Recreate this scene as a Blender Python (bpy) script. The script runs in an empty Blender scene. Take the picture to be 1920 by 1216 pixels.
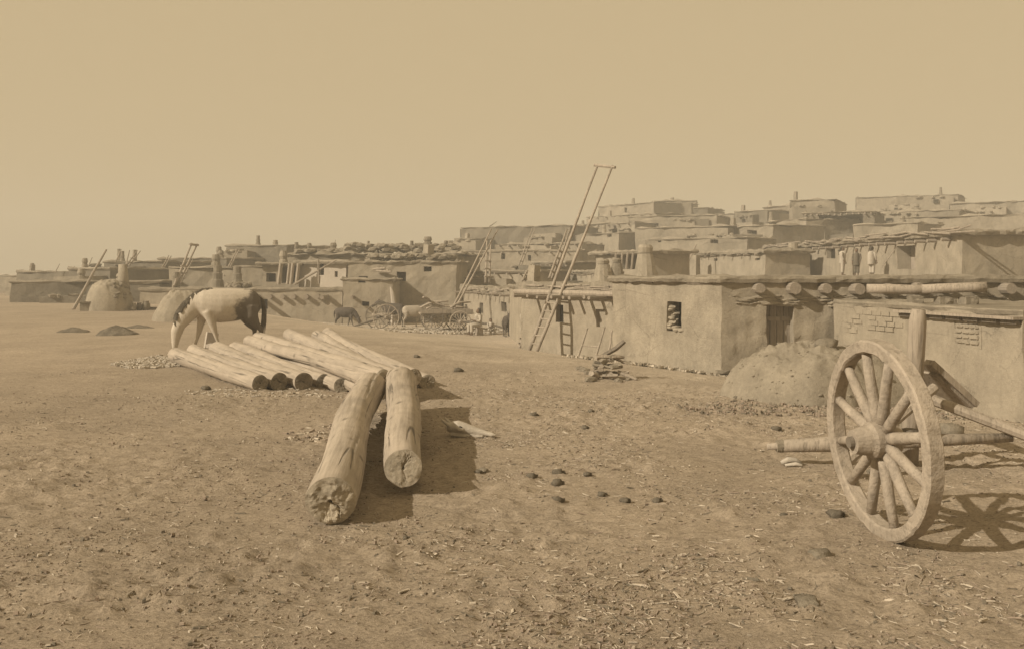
import bpy, bmesh, math, random
import numpy as np
from mathutils import Vector, Matrix, noise as mn

random.seed(7)
RNG = np.random.default_rng(11)
S = bpy.context.scene
C = S.collection
R = math.radians

# ------------------------------------------------------------------ camera, sky, sun, exposure
EYE = 1.75
HAZE = 0.0034
F = 1855.0
cam_d = bpy.data.cameras.new("camera")
cam = bpy.data.objects.new("camera", cam_d)
C.objects.link(cam)
cam.location = (0, 0, EYE)
cam.rotation_euler = (R(90), 0, 0)
cam_d.sensor_width = 36
cam_d.lens = 36 * F / 1920
cam_d.shift_y = -98 / 1920
cam_d.clip_start = 0.1
cam_d.clip_end = 6000
S.camera = cam

SUN_EL = R(32)
SUN_DIR = Vector((0.87, 0.49, 0)).normalized()          # the way the light travels over the ground
w = bpy.data.worlds.new("World")
S.world = w
w.use_nodes = True
nt = w.node_tree
nt.nodes.clear()
sky = nt.nodes.new("ShaderNodeTexSky")
sky.sky_type = 'NISHITA'
sky.sun_disc = False
sky.sun_elevation = SUN_EL
sky.sun_rotation = math.atan2(-SUN_DIR.x, -SUN_DIR.y)
sky.dust_density = 4.0
sky.air_density = 1.0
bw = nt.nodes.new("ShaderNodeRGBToBW")
mr = nt.nodes.new("ShaderNodeMapRange")                   # dust evens out the sky
mr.inputs[1].default_value = 0.0
mr.inputs[2].default_value = 12.0
mr.inputs[3].default_value = 5.3
mr.inputs[4].default_value = 6.9
tint = nt.nodes.new("ShaderNodeMix")
tint.data_type = 'RGBA'
tint.blend_type = 'MULTIPLY'
tint.inputs[0].default_value = 1.0
tint.inputs[7].default_value = (1.0, 0.762, 0.432, 1)     # dusty tan air
bgn = nt.nodes.new("ShaderNodeBackground")
bgn.inputs[1].default_value = 0.1
outw = nt.nodes.new("ShaderNodeOutputWorld")
nt.links.new(sky.outputs[0], bw.inputs[0])
nt.links.new(bw.outputs[0], mr.inputs[0])
nt.links.new(mr.outputs[0], tint.inputs[6])
nt.links.new(tint.outputs[2], bgn.inputs[0])
nt.links.new(bgn.outputs[0], outw.inputs[0])

sun_d = bpy.data.lights.new("sun", 'SUN')
sun_d.energy = 5.0
sun_d.angle = R(0.5)
sun_d.color = (1.0, 0.89, 0.72)
sun = bpy.data.objects.new("sun", sun_d)
C.objects.link(sun)
ld = Vector((SUN_DIR.x * math.cos(SUN_EL), SUN_DIR.y * math.cos(SUN_EL), -math.sin(SUN_EL)))
sun.rotation_euler = ld.to_track_quat('-Z', 'Y').to_euler()
sun.location = (-20, -10, 20)

vs = S.view_settings
vs.view_transform = 'Standard'
vs.look = 'None'
vs.exposure = 0.0
vs.gamma = 1.0
vs.use_curve_mapping = False
S.cycles.use_denoising = True
S.cycles.max_bounces = 5
S.cycles.diffuse_bounces = 3
S.cycles.volume_bounces = 0
S.cycles.volume_step_rate = 4

# ------------------------------------------------------------------ helpers
def W(px, py, d):
    return Vector(((px - 960) * d / F, d, EYE - (py - 510) * d / F))

def XY(px, d):
    return Vector(((px - 960) * d / F, d))

def ZT(py, d):
    return EYE - (py - 510) * d / F

def vnoise(x, y, seed=0):
    x = np.asarray(x, float); y = np.asarray(y, float)
    xi = np.floor(x).astype(np.int64); yi = np.floor(y).astype(np.int64)
    fx = x - xi; fy = y - yi
    fx = fx * fx * fx * (fx * (fx * 6 - 15) + 10)
    fy = fy * fy * fy * (fy * (fy * 6 - 15) + 10)
    def h(a, b):
        v = (a * 374761393 + b * 668265263 + seed * 1442695) & 0xffffffff
        v = ((v ^ (v >> 13)) * 1274126177) & 0xffffffff
        return ((v ^ (v >> 16)) & 0xffffff) / float(0xffffff)
    return ((h(xi, yi) * (1 - fx) + h(xi + 1, yi) * fx) * (1 - fy)
            + (h(xi, yi + 1) * (1 - fx) + h(xi + 1, yi + 1) * fx) * fy) * 2 - 1

def sstep(t):
    t = np.clip(t, 0, 1)
    return t * t * (3 - 2 * t)

def terrain(x, y):
    x = np.asarray(x, float); y = np.asarray(y, float)
    s = (x - 3) * 0.874 + (y - 14) * 0.485
    z = -1.05 * sstep(s / 9.5)
    z = z + 0.05 * vnoise(x / 4.0, y / 4.0, 1) * sstep((y - 5) / 8)
    z = z + 0.022 * vnoise(x / 1.1, y / 1.1, 2)
    hill = sstep((y - 78) / 60) * sstep((x + 30) / 40) * 3.5
    return z + hill

def micro(x, y):
    f = sstep((30 - np.asarray(y, float)) / 20)
    a = 0.014 * vnoise(x / .35, y / .42, 3) + 0.016 * vnoise(x / .14, y / .16, 4) + 0.017 * vnoise(x / .075, y / .08, 5)
    p = vnoise(x / .9, y / .9, 6)
    q = np.maximum(0, vnoise(x / .11, y / .085, 7) + .35 * vnoise(x / .055, y / .05, 8) - .18)
    r = np.maximum(0, vnoise(x / .26, y / .2, 9) - .1)
    return f * (.55 * a * (1.0 + .6 * p) + (.030 * q + .030 * r) * np.clip(.65 + .8 * p, .1, 1.4))

def gz(x, y):
    return float(terrain(x, y))

class MB:
    def __init__(self):
        self.v = []; self.f = []; self.m = []
    def add(self, vs, fs, mi=0):
        o = len(self.v)
        self.v += [tuple(p) for p in vs]
        self.f += [tuple(i + o for i in q) for q in fs]
        self.m += [mi] * len(fs)
    def box(self, c, s, rot=None, mi=0):
        c = Vector(c); hx, hy, hz = s[0] / 2, s[1] / 2, s[2] / 2
        p = [Vector((x, y, z)) for z in (-hz, hz) for y in (-hy, hy) for x in (-hx, hx)]
        if rot is not None:
            p = [rot @ q for q in p]
        self.add([c + q for q in p], [(0, 2, 3, 1), (4, 5, 7, 6), (0, 1, 5, 4), (2, 6, 7, 3), (0, 4, 6, 2), (1, 3, 7, 5)], mi)
    def tube(self, pts, rad, seg=8, mi=0, cap=True, wob=0.0, flat=None):
        """closed tube through pts; rad = numbers or (side, up) pairs"""
        pts = [Vector(p) for p in pts]
        n = len(pts)
        vs = []; up0 = None
        for i, p in enumerate(pts):
            t = (pts[min(i + 1, n - 1)] - pts[max(i - 1, 0)]).normalized()
            if up0 is None:
                ref = Vector((0, 0, 1)) if abs(t.z) < .9 else Vector((1, 0, 0))
                a = t.cross(ref).normalized()
            else:
                a = (up0 - t * up0.dot(t)).normalized()
            up0 = a
            b = a.cross(t)
            r = rad[i] if isinstance(rad, (list, tuple)) else rad
            ra, rb = r if isinstance(r, (list, tuple)) else (r, r)
            for k in range(seg):
                th = 2 * math.pi * k / seg
                q = a * math.cos(th) * ra + b * math.sin(th) * rb
                if wob:
                    q *= 1 + wob * mn.noise((p + q) * 6)
                vs.append(p + q)
        fs = [(i * seg + k, i * seg + (k + 1) % seg, (i + 1) * seg + (k + 1) % seg, (i + 1) * seg + k)
              for i in range(n - 1) for k in range(seg)]
        if cap:
            fs.append(tuple(range(seg - 1, -1, -1)))
            fs.append(tuple((n - 1) * seg + k for k in range(seg)))
        self.add(vs, fs, mi)
    def rock(self, c, s, rot=0, sub=1, amp=.25, seed=0, mi=0):
        bm = bmesh.new()
        bmesh.ops.create_icosphere(bm, subdivisions=sub, radius=1)
        cr, sr = math.cos(rot), math.sin(rot)
        vs = []
        for v in bm.verts:
            p = v.co.copy()
            q = Vector(tuple(math.copysign(abs(u) ** .75, u) for u in p))
            q *= 1 + amp * mn.noise(p * 1.5 + Vector((seed * 3.7, seed * 1.3, 0)))
            q = Vector((q.x * s[0], q.y * s[1], q.z * s[2]))
            vs.append((c[0] + q.x * cr - q.y * sr, c[1] + q.x * sr + q.y * cr, c[2] + q.z))
        self.add(vs, [tuple(v.index for v in f.verts) for f in bm.faces], mi)
        bm.free()
    def build(self, name, mats, parent=None, smooth=False, loc=None, fix=False):
        me = bpy.data.meshes.new(name)
        o = bpy.data.objects.new(name, me)
        C.objects.link(o)
        L = Vector(loc) if loc is not None else Vector((0, 0, 0))
        me.from_pydata([(a - L.x, b - L.y, c - L.z) for a, b, c in self.v], [], self.f)
        for m in (mats if isinstance(mats, (list, tuple)) else [mats]):
            me.materials.append(m)
        me.polygons.foreach_set("material_index", self.m)
        me.polygons.foreach_set("use_smooth", [smooth] * len(self.f))
        if fix:
            bm = bmesh.new(); bm.from_mesh(me)
            bmesh.ops.recalc_face_normals(bm, faces=bm.faces)
            bm.to_mesh(me); bm.free()
        me.update()
        o.location = L
        if parent is not None:
            o.parent = parent
            o.location = L - parent.location
        return o

def tag(o, label=None, cat=None, group=None, kind=None):
    if label: o['label'] = label
    if cat: o['category'] = cat
    if group: o['group'] = group
    if kind: o['kind'] = kind
    return o

def empty(name, loc, label, cat, group=None, rz=0):
    o = bpy.data.objects.new(name, None)
    C.objects.link(o)
    o.empty_display_size = .2
    o.location = loc
    o.rotation_euler = (0, 0, rz)
    return tag(o, label, cat, group)

def fuse(o, voxel, it=6):
    """melt overlapping closed tubes into one continuous skin"""
    m = o.modifiers.new("fuse", 'REMESH'); m.mode = 'VOXEL'; m.voxel_size = voxel
    sm = o.modifiers.new("soft", 'SMOOTH'); sm.iterations = it; sm.factor = .5
    dg = bpy.context.evaluated_depsgraph_get()
    me = bpy.data.meshes.new_from_object(o.evaluated_get(dg))
    o.modifiers.clear()
    o.data = me
    me.polygons.foreach_set("use_smooth", [True] * len(me.polygons))
    return o

# ------------------------------------------------------------------ materials
def new_mat(name):
    m = bpy.data.materials.new(name)
    m.use_nodes = True
    return m, m.node_tree, m.node_tree.nodes["Principled BSDF"]

def nz(t, scale, detail=5, rough=.6, vec=None, stretch=None, dist=0):
    n = t.nodes.new("ShaderNodeTexNoise")
    n.inputs["Scale"].default_value = scale
    n.inputs["Detail"].default_value = detail
    n.inputs["Roughness"].default_value = rough
    n.inputs["Distortion"].default_value = dist
    if vec is not None:
        if stretch:
            mp = t.nodes.new("ShaderNodeMapping")
            mp.inputs["Scale"].default_value = stretch
            t.links.new(vec, mp.inputs["Vector"])
            vec = mp.outputs["Vector"]
        t.links.new(vec, n.inputs["Vector"])
    return n.outputs[0]

def ramp(t, fac, stops):
    r = t.nodes.new("ShaderNodeValToRGB")
    e = r.color_ramp.elements
    while len(e) < len(stops):
        e.new(.5)
    for i, (p, c) in enumerate(stops):
        e[i].position = p
        e[i].color = (c[0], c[1], c[2], 1) if isinstance(c, (tuple, list)) else (c, c, c, 1)
    t.links.new(fac, r.inputs[0])
    return r.outputs[0]

def mix(t, a, b, fac=1.0, mode='MULTIPLY'):
    n = t.nodes.new("ShaderNodeMix")
    n.data_type = 'RGBA'; n.blend_type = mode
    for sock, v in ((n.inputs[0], fac), (n.inputs[6], a), (n.inputs[7], b)):
        if isinstance(v, (int, float)):
            sock.default_value = v
        elif isinstance(v, (tuple, list)):
            sock.default_value = (v[0], v[1], v[2], 1)
        else:
            t.links.new(v, sock)
    return n.outputs[2]

def bump(t, b, h, dist, strength=1.0, prev=None):
    n = t.nodes.new("ShaderNodeBump")
    n.inputs["Distance"].default_value = dist
    n.inputs["Strength"].default_value = strength
    t.links.new(h, n.inputs["Height"])
    if prev is not None:
        t.links.new(prev, n.inputs["Normal"])
    t.links.new(n.outputs[0], b.inputs["Normal"])
    return n.outputs[0]

GAIN = .72
def sep(v, k=(1, .83, .63)):
    v *= GAIN
    return (v * k[0], v * k[1], v * k[2])

def earth(name, v, var=.25, scale=1.0, bdist=.03, k=(1, .865, .67), fine=.7, vor=0.0, wear=0.0):
    m, t, b = new_mat(name)
    co = t.nodes.new("ShaderNodeTexCoord").outputs["Object"]
    n1 = nz(t, .9 * scale, 6, .6, co)
    n2 = nz(t, 7 * scale, 8, .7, co)
    n3 = nz(t, 45 * scale, 4, .7, co)
    c = ramp(t, n1, [(.3, sep(v * (1 - var), k)), (.7, sep(v * (1 + var), k))])
    c = mix(t, c, ramp(t, n2, [(.3, 1 - var * .9), (.72, 1 + var * .5)]))
    c = mix(t, c, ramp(t, n3, [(.35, 1 - var * fine), (.65, 1.06)]))
    if wear:
        st = nz(t, 2.2, 5, .65, co, (1.3, 1.3, .4))
        c = mix(t, c, ramp(t, st, [(.34, 1 - wear), (.5, 1.0), (.72, 1 + wear * .35)]))
        vo = t.nodes.new("ShaderNodeTexVoronoi"); vo.feature = 'DISTANCE_TO_EDGE'
        vo.inputs["Scale"].default_value = 1.1
        wv = mix(t, co, n2, .22, 'ADD')
        t.links.new(wv, vo.inputs["Vector"])
        mk = nz(t, .8, 3, .5, co)
        msk = ramp(t, mk, [(.46, 1.0), (.58, 0.0)])
        cr = mix(t, ramp(t, vo.outputs[0], [(.0, .62), (.016, 1.0)]), (1, 1, 1), msk, 'MIX')
        c = mix(t, c, cr)
    t.links.new(c, b.inputs["Base Color"])
    b.inputs["Roughness"].default_value = .95
    b.inputs["Specular IOR Level"].default_value = .1
    h = mix(t, n2, n3, .35, 'MIX')
    pr = bump(t, b, h, bdist)
    if vor:
        vo = t.nodes.new("ShaderNodeTexVoronoi")
        vo.feature = 'DISTANCE_TO_EDGE'
        mp = t.nodes.new("ShaderNodeMapping"); mp.inputs["Scale"].default_value = (2.6, 2.6, 6)
        t.links.new(co, mp.inputs[0]); t.links.new(mp.outputs[0], vo.inputs["Vector"])
        vo.inputs["Scale"].default_value = vor
        hh = ramp(t, vo.outputs[0], [(0, 0.0), (.12, 1.0)])
        bump(t, b, hh, .03, .8, pr)
        c2 = mix(t, c, ramp(t, vo.outputs[0], [(0, .7), (.1, 1.0)]))
        t.links.new(c2, b.inputs["Base Color"])
    return m

def wood(name, v, dark=.35, k=(1, .85, .68), bd=.02, axis=(9, 9, .8), crack=0.0):
    m, t, b = new_mat(name)
    co = t.nodes.new("ShaderNodeTexCoord").outputs["Object"]
    n1 = nz(t, 1.0, 6, .6, co, axis)
    n2 = nz(t, 3.2, 5, .65, co, axis)
    n4 = nz(t, 2.6, 6, .65, co, (1, 1, .6))
    c = ramp(t, n1, [(.3, sep(v * .84, k)), (.7, sep(v * 1.1, k))])
    c = mix(t, c, ramp(t, n2, [(.36, 1 - dark), (.5, 1.0)]))
    c = mix(t, c, ramp(t, n4, [(.3, .78), (.55, 1.04)]))
    h = mix(t, n2, n4, .3, 'MIX')
    if crack:
        # drying checks: thin wandering lines along the grain, here and there
        n5 = nz(t, 1.0, 1.5, .5, co, (5.0, 5.0, .13), 0)
        n6 = nz(t, 1.3, 2, .5, co, (1, 1, .8))
        line = ramp(t, n5, [(.468, 1.0), (.478, 0.0), (.486, 0.0), (.496, 1.0)])
        msk = ramp(t, n6, [(.45, 1.0), (.52, 0.0)])
        ck = mix(t, line, (1, 1, 1), msk, 'MIX')
        c = mix(t, c, mix(t, (1 - crack,) * 3, (1, 1, 1), ck, 'MIX'))
        vo = t.nodes.new("ShaderNodeTexVoronoi"); vo.inputs["Scale"].default_value = 2.7
        mp = t.nodes.new("ShaderNodeMapping"); mp.inputs["Scale"].default_value = (1.3, 1.3, .8)
        t.links.new(co, mp.inputs[0]); t.links.new(mp.outputs[0], vo.inputs["Vector"])
        c = mix(t, c, ramp(t, vo.outputs[0], [(.07, .5), (.12, .85), (.2, 1.0)]))      # knots
        h = mix(t, h, ck, .35, 'MIX')
    t.links.new(c, b.inputs["Base Color"])
    b.inputs["Roughness"].default_value = .85
    b.inputs["Specular IOR Level"].default_value = .2
    bump(t, b, h, bd)
    return m

ADOBE = earth("adobe_plaster", .47, .14, 1.6, .03, wear=.13)
ADOBE_ROUGH = earth("rough_adobe", .48, .18, 1.8, .04, wear=.13)
ADOBE_FAR = earth("far_adobe", .42, .22, .5, .07, wear=.13)
ADOBE_DARK_SHADED = earth("dark_shaded_adobe", .27, .22, .6, .07, wear=.13)  # darker adobe copy; the shade on dim house fronts is put into its colour
WHITEWASH = earth("whitewash", .62, .1, .8, .02, k=(1, .88, .73))
STONE = earth("rubble_stone", .40, .3, 1.6, .04)
ROOFDIRT = earth("roof_earth", .42, .25, 1.4, .05)
MOUND = earth("loose_earth", .46, .18, 2.2, .045)
DUNG = earth("dry_dung", .27, .3, 6.0, .02)
HEAPDARK = earth("dung_heap", .30, .35, 4.0, .05)
HUSK = earth("pale_husk", .62, .2, 6, .01, k=(1, .89, .74))
BONE = earth("dry_bone", .68, .15, 6, .01, k=(1, .9, .76))
WOOD = wood("weathered_wood", .50)
LOGW = wood("peeled_log_wood", .55, .16, bd=.012, axis=(11, 11, .5), crack=.62)
LOGEND = earth("sawn_log_end", .56, .3, 4.0, .012)
DARKEND = earth("dark_log_end", .40, .4, 4.0, .03)  # darker end tone for the outer pile logs
POLEW = wood("pole_wood", .46)
DARKW = wood("dark_wood", .26)
DOORW = wood("door_plank_wood", .38, .35, axis=(11, 11, .7))
WHEELW = wood("bleached_wheel_wood", .52, .24, axis=(7, 7, 7), bd=.02)
IRON = earth("rusty_iron", .10, .3, 6, .005)
STRAW = earth("straw", .68, .25, 9, .003, k=(1, .87, .7))
POT = earth("fired_clay", .33, .25, 3, .01)
ROPE = earth("hide_rope", .42, .3, 20, .01)
SKIN = earth("skin", .22, .1, 5, .003, k=(1, .68, .48))
HAIR = earth("black_hair", .10, .3, 12, .004, k=(1, .88, .73))
CLOTHP = earth("pale_cotton", .60, .12, 4, .01, k=(1, .89, .74))
CLOTHD = earth("dark_blanket", .2, .2, 4, .01)

def ground_mat():
    m, t, b = new_mat("packed_ground")
    co = t.nodes.new("ShaderNodeTexCoord").outputs["Object"]
    n0 = nz(t, .12, 4, .5, co)
    n1 = nz(t, .8, 7, .65, co)
    n2 = nz(t, 9, 8, .72, co, (1, 1.6, 1))
    n3 = nz(t, 38, 6, .72, co, (1, 1.3, 1))
    k = (1, .825, .63)
    c = ramp(t, n1, [(.3, sep(.42, k)), (.7, sep(.54, k))])
    c = mix(t, c, ramp(t, n0, [(.35, .9), (.65, 1.1)]))
    c = mix(t, c, ramp(t, n2, [(.3, .72), (.5, 1.0), (.75, 1.18)]))
    c = mix(t, c, ramp(t, n3, [(.33, .62), (.5, 1.0), (.7, 1.25)]))
    # the trodden lane by the houses is paler dust
    sx = t.nodes.new("ShaderNodeSeparateXYZ")
    t.links.new(co, sx.inputs[0])
    def math_(op, a, b_):
        n = t.nodes.new("ShaderNodeMath"); n.operation = op
        for s_, v in ((n.inputs[0], a), (n.inputs[1], b_)):
            if isinstance(v, (int, float)): s_.default_value = v
            else: t.links.new(v, s_)
        return n.outputs[0]
    sd = math_('ADD', math_('MULTIPLY', math_('SUBTRACT', sx.outputs[0], 3.0), .874),
               math_('MULTIPLY', math_('SUBTRACT', sx.outputs[1], 14.0), .485))
    sd = math_('ADD', sd, math_('MULTIPLY', math_('SUBTRACT', n1, .5), 5.0))
    lane = t.nodes.new("ShaderNodeMapRange")
    lane.interpolation_type = 'SMOOTHSTEP'
    lane.inputs[1].default_value = -2.5
    lane.inputs[2].default_value = 4.0
    t.links.new(sd, lane.inputs[0])
    pale = mix(t, c, (1.32, 1.36, 1.4), 1.0)
    c = mix(t, c, pale, lane.outputs[0], 'MIX')
    t.links.new(c, b.inputs["Base Color"])
    b.inputs["Roughness"].default_value = 1
    b.inputs["Specular IOR Level"].default_value = .05
    h = mix(t, n2, n3, .5, 'MIX')
    bump(t, b, h, .035)
    return m
GROUND = ground_mat()

def hide_mat(name, c_main, c_patch, thr, flow):
    """coat with patches; flow = weight of the fore-aft position in the patch mask"""
    m, t, b = new_mat(name)
    co = t.nodes.new("ShaderNodeTexCoord").outputs["Object"]
    n = nz(t, 2.2, 5, .6, co)
    sx = t.nodes.new("ShaderNodeSeparateXYZ"); t.links.new(co, sx.inputs[0])
    a = t.nodes.new("ShaderNodeMath"); a.operation = 'MULTIPLY_ADD'
    t.links.new(sx.outputs[0], a.inputs[0]); a.inputs[1].default_value = flow
    t.links.new(n, a.inputs[2])
    a2 = t.nodes.new("ShaderNodeMath"); a2.operation = 'MULTIPLY_ADD'
    t.links.new(sx.outputs[2], a2.inputs[0]); a2.inputs[1].default_value = -.32 if flow else 0; t.links.new(a.outputs[0], a2.inputs[2])
    c = ramp(t, a2.outputs[0], [(thr - .05, c_main), (thr + .06, c_patch)])
    f = nz(t, 30, 5, .7, co, (1, 1, .3))
    c = mix(t, c, ramp(t, f, [(.3, .85), (.7, 1.08)]))
    t.links.new(c, b.inputs["Base Color"])
    b.inputs["Roughness"].default_value = .75
    b.inputs["Specular IOR Level"].default_value = .2
    bump(t, b, f, .006)
    return m

# ------------------------------------------------------------------ ground
def make_ground():
    def axis(pts):
        out = [pts[0][0]]
        for (a, st), (b, _) in zip(pts[:-1], pts[1:]):
            n = max(1, int(round((b - a) / st)))
            out += list(np.linspace(a, b, n + 1)[1:])
        return np.array(out)
    g = lambda a, b, n: list(np.geomspace(a, b, n))
    pos = np.array(list(np.arange(0, 4.6, .034)) + g(4.64, 12, 42) + g(12.3, 60, 36) + g(64, 2500, 34))
    xs = np.concatenate([-pos[:0:-1], pos])
    ys = np.concatenate([-np.array(g(3.5, 2500, 26))[::-1], np.arange(-3, 3.4, .4),
                         np.arange(3.4, 12, .034), np.array(g(12.04, 30, 150)), np.array(g(30.3, 120, 60)),
                         np.array(g(124, 2500, 34))])
    X, Y = np.meshgrid(xs, ys)
    Z = terrain(X, Y) + micro(X, Y)
    nx, ny = len(xs), len(ys)
    co = np.stack([X, Y, Z], -1).reshape(-1, 3)
    i = (np.arange(ny - 1)[:, None] * nx + np.arange(nx - 1)[None, :]).reshape(-1)
    q = np.stack([i, i + 1, i + nx + 1, i + nx], -1)
    me = bpy.data.meshes.new("ground")
    me.vertices.add(len(co)); me.vertices.foreach_set("co", co.astype(np.float32).ravel())
    me.loops.add(q.size); me.loops.foreach_set("vertex_index", q.astype(np.int32).ravel())
    me.polygons.add(len(q)); me.polygons.foreach_set("loop_start", np.arange(0, q.size, 4, dtype=np.int32))
    me.update(calc_edges=True)
    me.polygons.foreach_set("use_smooth", [True] * len(q))
    me.materials.append(GROUND)
    o = bpy.data.objects.new("ground", me); C.objects.link(o)
    tag(o, kind='structure')
make_ground()

# ------------------------------------------------------------------ buildings
HOLLOW_SHADE = earth("painted_hollow_shade", .03, .1, 2, .01)  # near-black colour standing in for the shade inside openings and hollows

def viga_mesh(seed):
    m = MB()
    m.tube([(0, 0, 0), (0, 0, .35), (0, 0, .7), (0, 0, 1)], [1, 1.02, .97, .98], 10, 0, True, 0)
    vs = [Vector(v) for v in m.v]
    m.v = [tuple((v.x * (1 + .08 * mn.noise(v + Vector((seed, 0, 0)))), v.y * (1 + .08 * mn.noise(v + Vector((0, seed, 0)))), v.z)) for v in vs]
    me = bpy.data.meshes.new("viga")
    me.from_pydata(m.v, [], m.f); me.materials.append(POLEW)
    return me
VIGAS = [viga_mesh(i * 5.3) for i in range(3)]

def viga(root, p, d, L, r, name="viga", mesh=None):
    o = bpy.data.objects.new(name, mesh or random.choice(VIGAS))
    C.objects.link(o)
    d = Vector(d).normalized()
    o.rotation_euler = d.to_track_quat('Z', 'Y').to_euler()
    o.scale = (r, r, L)
    o.parent = root
    o.location = Vector(p) - root.location
    return o

def on_edge(A, B, px, py=510):
    k = (px - 960) / F
    dx, dy = B[0] - A[0], B[1] - A[1]
    t = (k * A[1] - A[0]) / (dx - k * dy)
    d = A[1] + dy * t
    return t * math.hypot(dx, dy), d, EYE - (py - 510) * d / F

def op(fp, e, px0, px1, py0, py1, depth=.35, kind='window', **kw):
    A, B = fp[e], fp[(e + 1) % len(fp)]
    s0, d0, _ = on_edge(A, B, px0)
    s1, d1, _ = on_edge(A, B, px1)
    dm = (d0 + d1) / 2
    return dict(e=e, s0=min(s0, s1), s1=max(s0, s1), h0=ZT(py1, dm), h1=ZT(py0, dm), depth=depth, kind=kind, **kw)

def offset_poly(fp, o):
    n = len(fp); out = []
    for i in range(n):
        a, b, c = Vector(fp[i - 1]), Vector(fp[i]), Vector(fp[(i + 1) % n])
        e1 = (b - a).normalized(); e2 = (c - b).normalized()
        n1 = Vector((e1.y, -e1.x)); n2 = Vector((e2.y, -e2.x))
        mm = (n1 + n2); mm = mm / max(.3, mm.dot(n1)) if mm.length > 1e-6 else n1
        out.append(b + mm * o)
    return out

def roof_slab(fp, z, t, o, cell, rag, root, mat=None, name='roof', seed=0):
    P = offset_poly(fp, o)
    ring = []
    for i in range(len(P)):
        a, b = P[i], P[(i + 1) % len(P)]
        n = max(1, int((b - a).length / cell))
        ring += [a.lerp(b, k / n) for k in range(n)]
    cen = sum((Vector(p) for p in P), Vector((0, 0))) / len(P)
    def nn(p, s): return mn.noise(Vector((p.x * 1.3, p.y * 1.3, seed * 3.1 + s)))
    def nf(p, s): return mn.noise(Vector((p.x * 5, p.y * 5, seed * 3.1 + s)))
    n = len(ring); vs = []
    for lvl in range(4):
        for p in ring:
            q = p.copy(); dr = (p - cen).normalized()
            h = rag * (nn(p, 0) + .6 * nf(p, 5))
            if lvl == 0: q += dr * h * .8; zz = z - .02 + rag * .5 * nf(p, 9)
            elif lvl == 1: q += dr * (h * 1.2 + rag * .5); zz = z + t * .5 + rag * .4 * nf(p, 2)
            elif lvl == 2: q += dr * h * .5; zz = z + t + rag * (nn(p, 3) + .5 * nf(p, 4))
            else: q = q - dr * min(.5, (p - cen).length * .4); zz = z + t - .04
            vs.append((q.x, q.y, zz))
    fs = [(l * n + k, l * n + (k + 1) % n, (l + 1) * n + (k + 1) % n, (l + 1) * n + k) for l in range(3) for k in range(n)]
    fs.append(tuple(range(n - 1, -1, -1)))
    fs.append(tuple(3 * n + k for k in range(n)))
    m = MB(); m.add(vs, fs)
    return m.build(name, mat or ROOFDIRT, root)

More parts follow.
